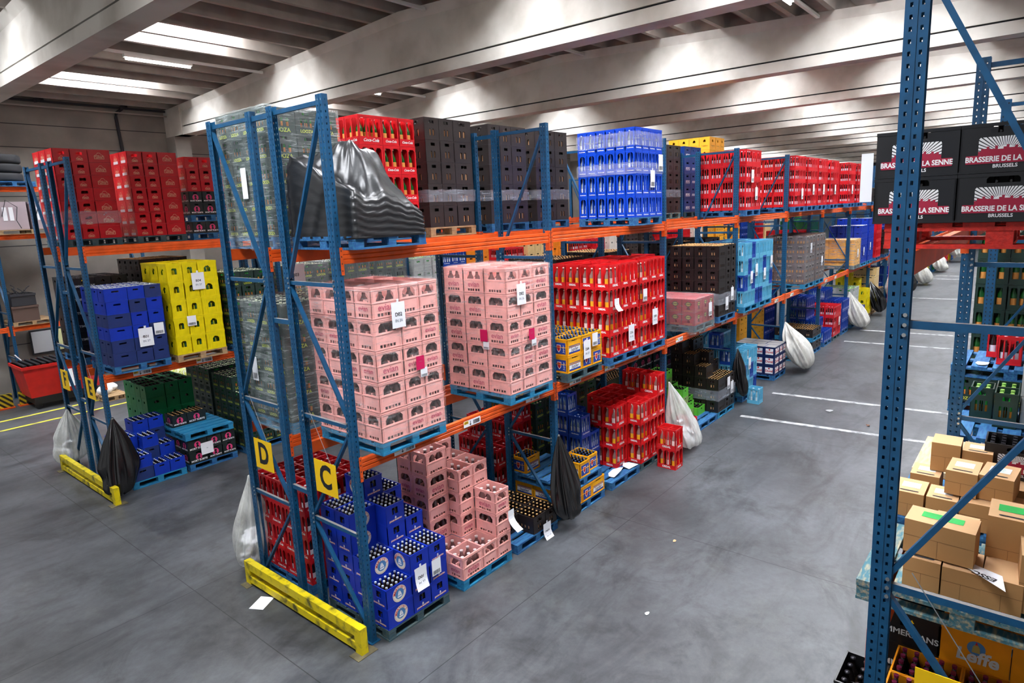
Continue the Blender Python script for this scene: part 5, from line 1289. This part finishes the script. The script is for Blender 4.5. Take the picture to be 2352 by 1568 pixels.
for i in range(6): tag(put('bottle_pack', pk, (2.46 + (i % 3) * .32, 10.65 + (i // 3) * .3, .117)), 'pack of yellow-white bottles behind green crates, %s' % ORD[i], 'bottle pack', 'bottle packs behind rack F')
for i in range(6): tag(put('bottle_pack', pk, (2.46 + (i % 3) * .32, 10.65 + (i // 3) * .3, .405)), 'pack of yellow-white bottles in upper layer behind green crates, %s' % ORD[i], 'bottle pack', 'bottle packs behind rack F')
# papers and scraps on the floor
def scrap(x, y, z, s, label, seed, col=paper, h=.012):
    rr = random.Random(seed); m = MB(); P = [(s*math.cos(t)*rr.uniform(.7, 1.2), s*.75*math.sin(t)*rr.uniform(.7, 1.2), .002 + rr.uniform(0, h)) for t in [2*PI*i/7 for i in range(7)]]
    m.rings([P, [(a, b, c + .0015) for a, b, c in P]], col); tag(m.obj('paper_scrap', loc=(x, y, z)), label, 'scrap')
o = MB(); o.box((-.11, -.08, .002), (.11, .08, .004), paper); oo = o.obj('paper_sheet', loc=(-.28, 1.50, 0)); oo.rotation_euler = (0, 0, .5); tag(oo, 'white paper sheet on floor in front of yellow guard', 'paper')
scrap(-.02, 1.15, 0, .06, 'white scrap on floor behind yellow guard', 2)
scrap(9.45, -1.68, 0, .085, 'pale flat scrap in the middle of the aisle', 3, mat('dirty_card', '#9a9c9c', .8))
scrap(8.9, -2.45, 0, .045, 'brown crumb on the aisle floor', 4, mat('brown_scrap', '#7b5a48', .8), .04)
scrap(3.34, -1.47, 0, .025, 'tiny beige speck on the aisle floor', 5, cardtop)
scrap(1.9, -1.88, 0, .03, 'tiny white speck on the near aisle floor', 6)
scrap(4.42, .0, .116, .15, 'crumpled white paper on left of bare blue pallet', 7, paper, .10)
scrap(4.80, -.02, .116, .15, 'crumpled white paper in film on right of bare blue pallet', 8, paper, .07)
scrap(4.35, -4.25, zl[1] + .483, .09, 'white sheet on boarded blue pallet in right rack', 9) 
scrap(2.62, -.02, 1.05, .12, 'torn white film hanging at edge of stepped pink load', 10, paper, .1) if False else sheet(1.90, PY - .03, .52, .10, .22, 'crumpled white film at edge of stepped pink load', curl=.12)
# ------------------------------------------------------------------ bottles inside the crates that were not built one by one
for t, nm, lb in (('brown', 'beer_bottles', 'dark beer bottles filling the blue crates'), ('goldcap', 'gold_capped_bottles', 'gold-capped bottles filling the black crates'), ('bluecap', 'blue_capped_bottles', 'blue-capped bottles filling the yellow beer crates'),
    ('redcap', 'red_capped_bottles', 'red-capped bottles filling the orange-yellow crates'), ('rosecap', 'rose_capped_bottles', 'rose-capped bottles'), ('clear', 'water_bottles', 'clear water bottles inside the pink crates'), ('green', 'soft_drink_bottles', 'green bottles inside red cola and yellow crates'),
    ('amber', 'amber_labelled_bottles', 'amber-labelled bottles inside the brown crates'), ('plaing', 'green_bottles', 'green bottles inside the yellow crates'), ('looza', 'juice_bottles', 'juice bottles inside the dark green crates'), ('limecap', 'lime_capped_bottles', 'bottles inside brown and grey crates'), ('orval', 'lemonade_bottles', 'white-labelled bottles inside the red lemonade crates'), ('orvaly', 'yellow_labelled_bottles', 'yellow-labelled bottles inside the red lemonade crates'),
    ('water', 'mineral_water_bottles', 'mineral water bottles inside the blue crates'), ('cola', 'cola_bottles', 'cola bottles inside the red crates'), ('darkcap', 'dark_capped_bottles', 'dark-capped bottles inside various crates')):
    stuff_bottles(nm, t, 8, lb)
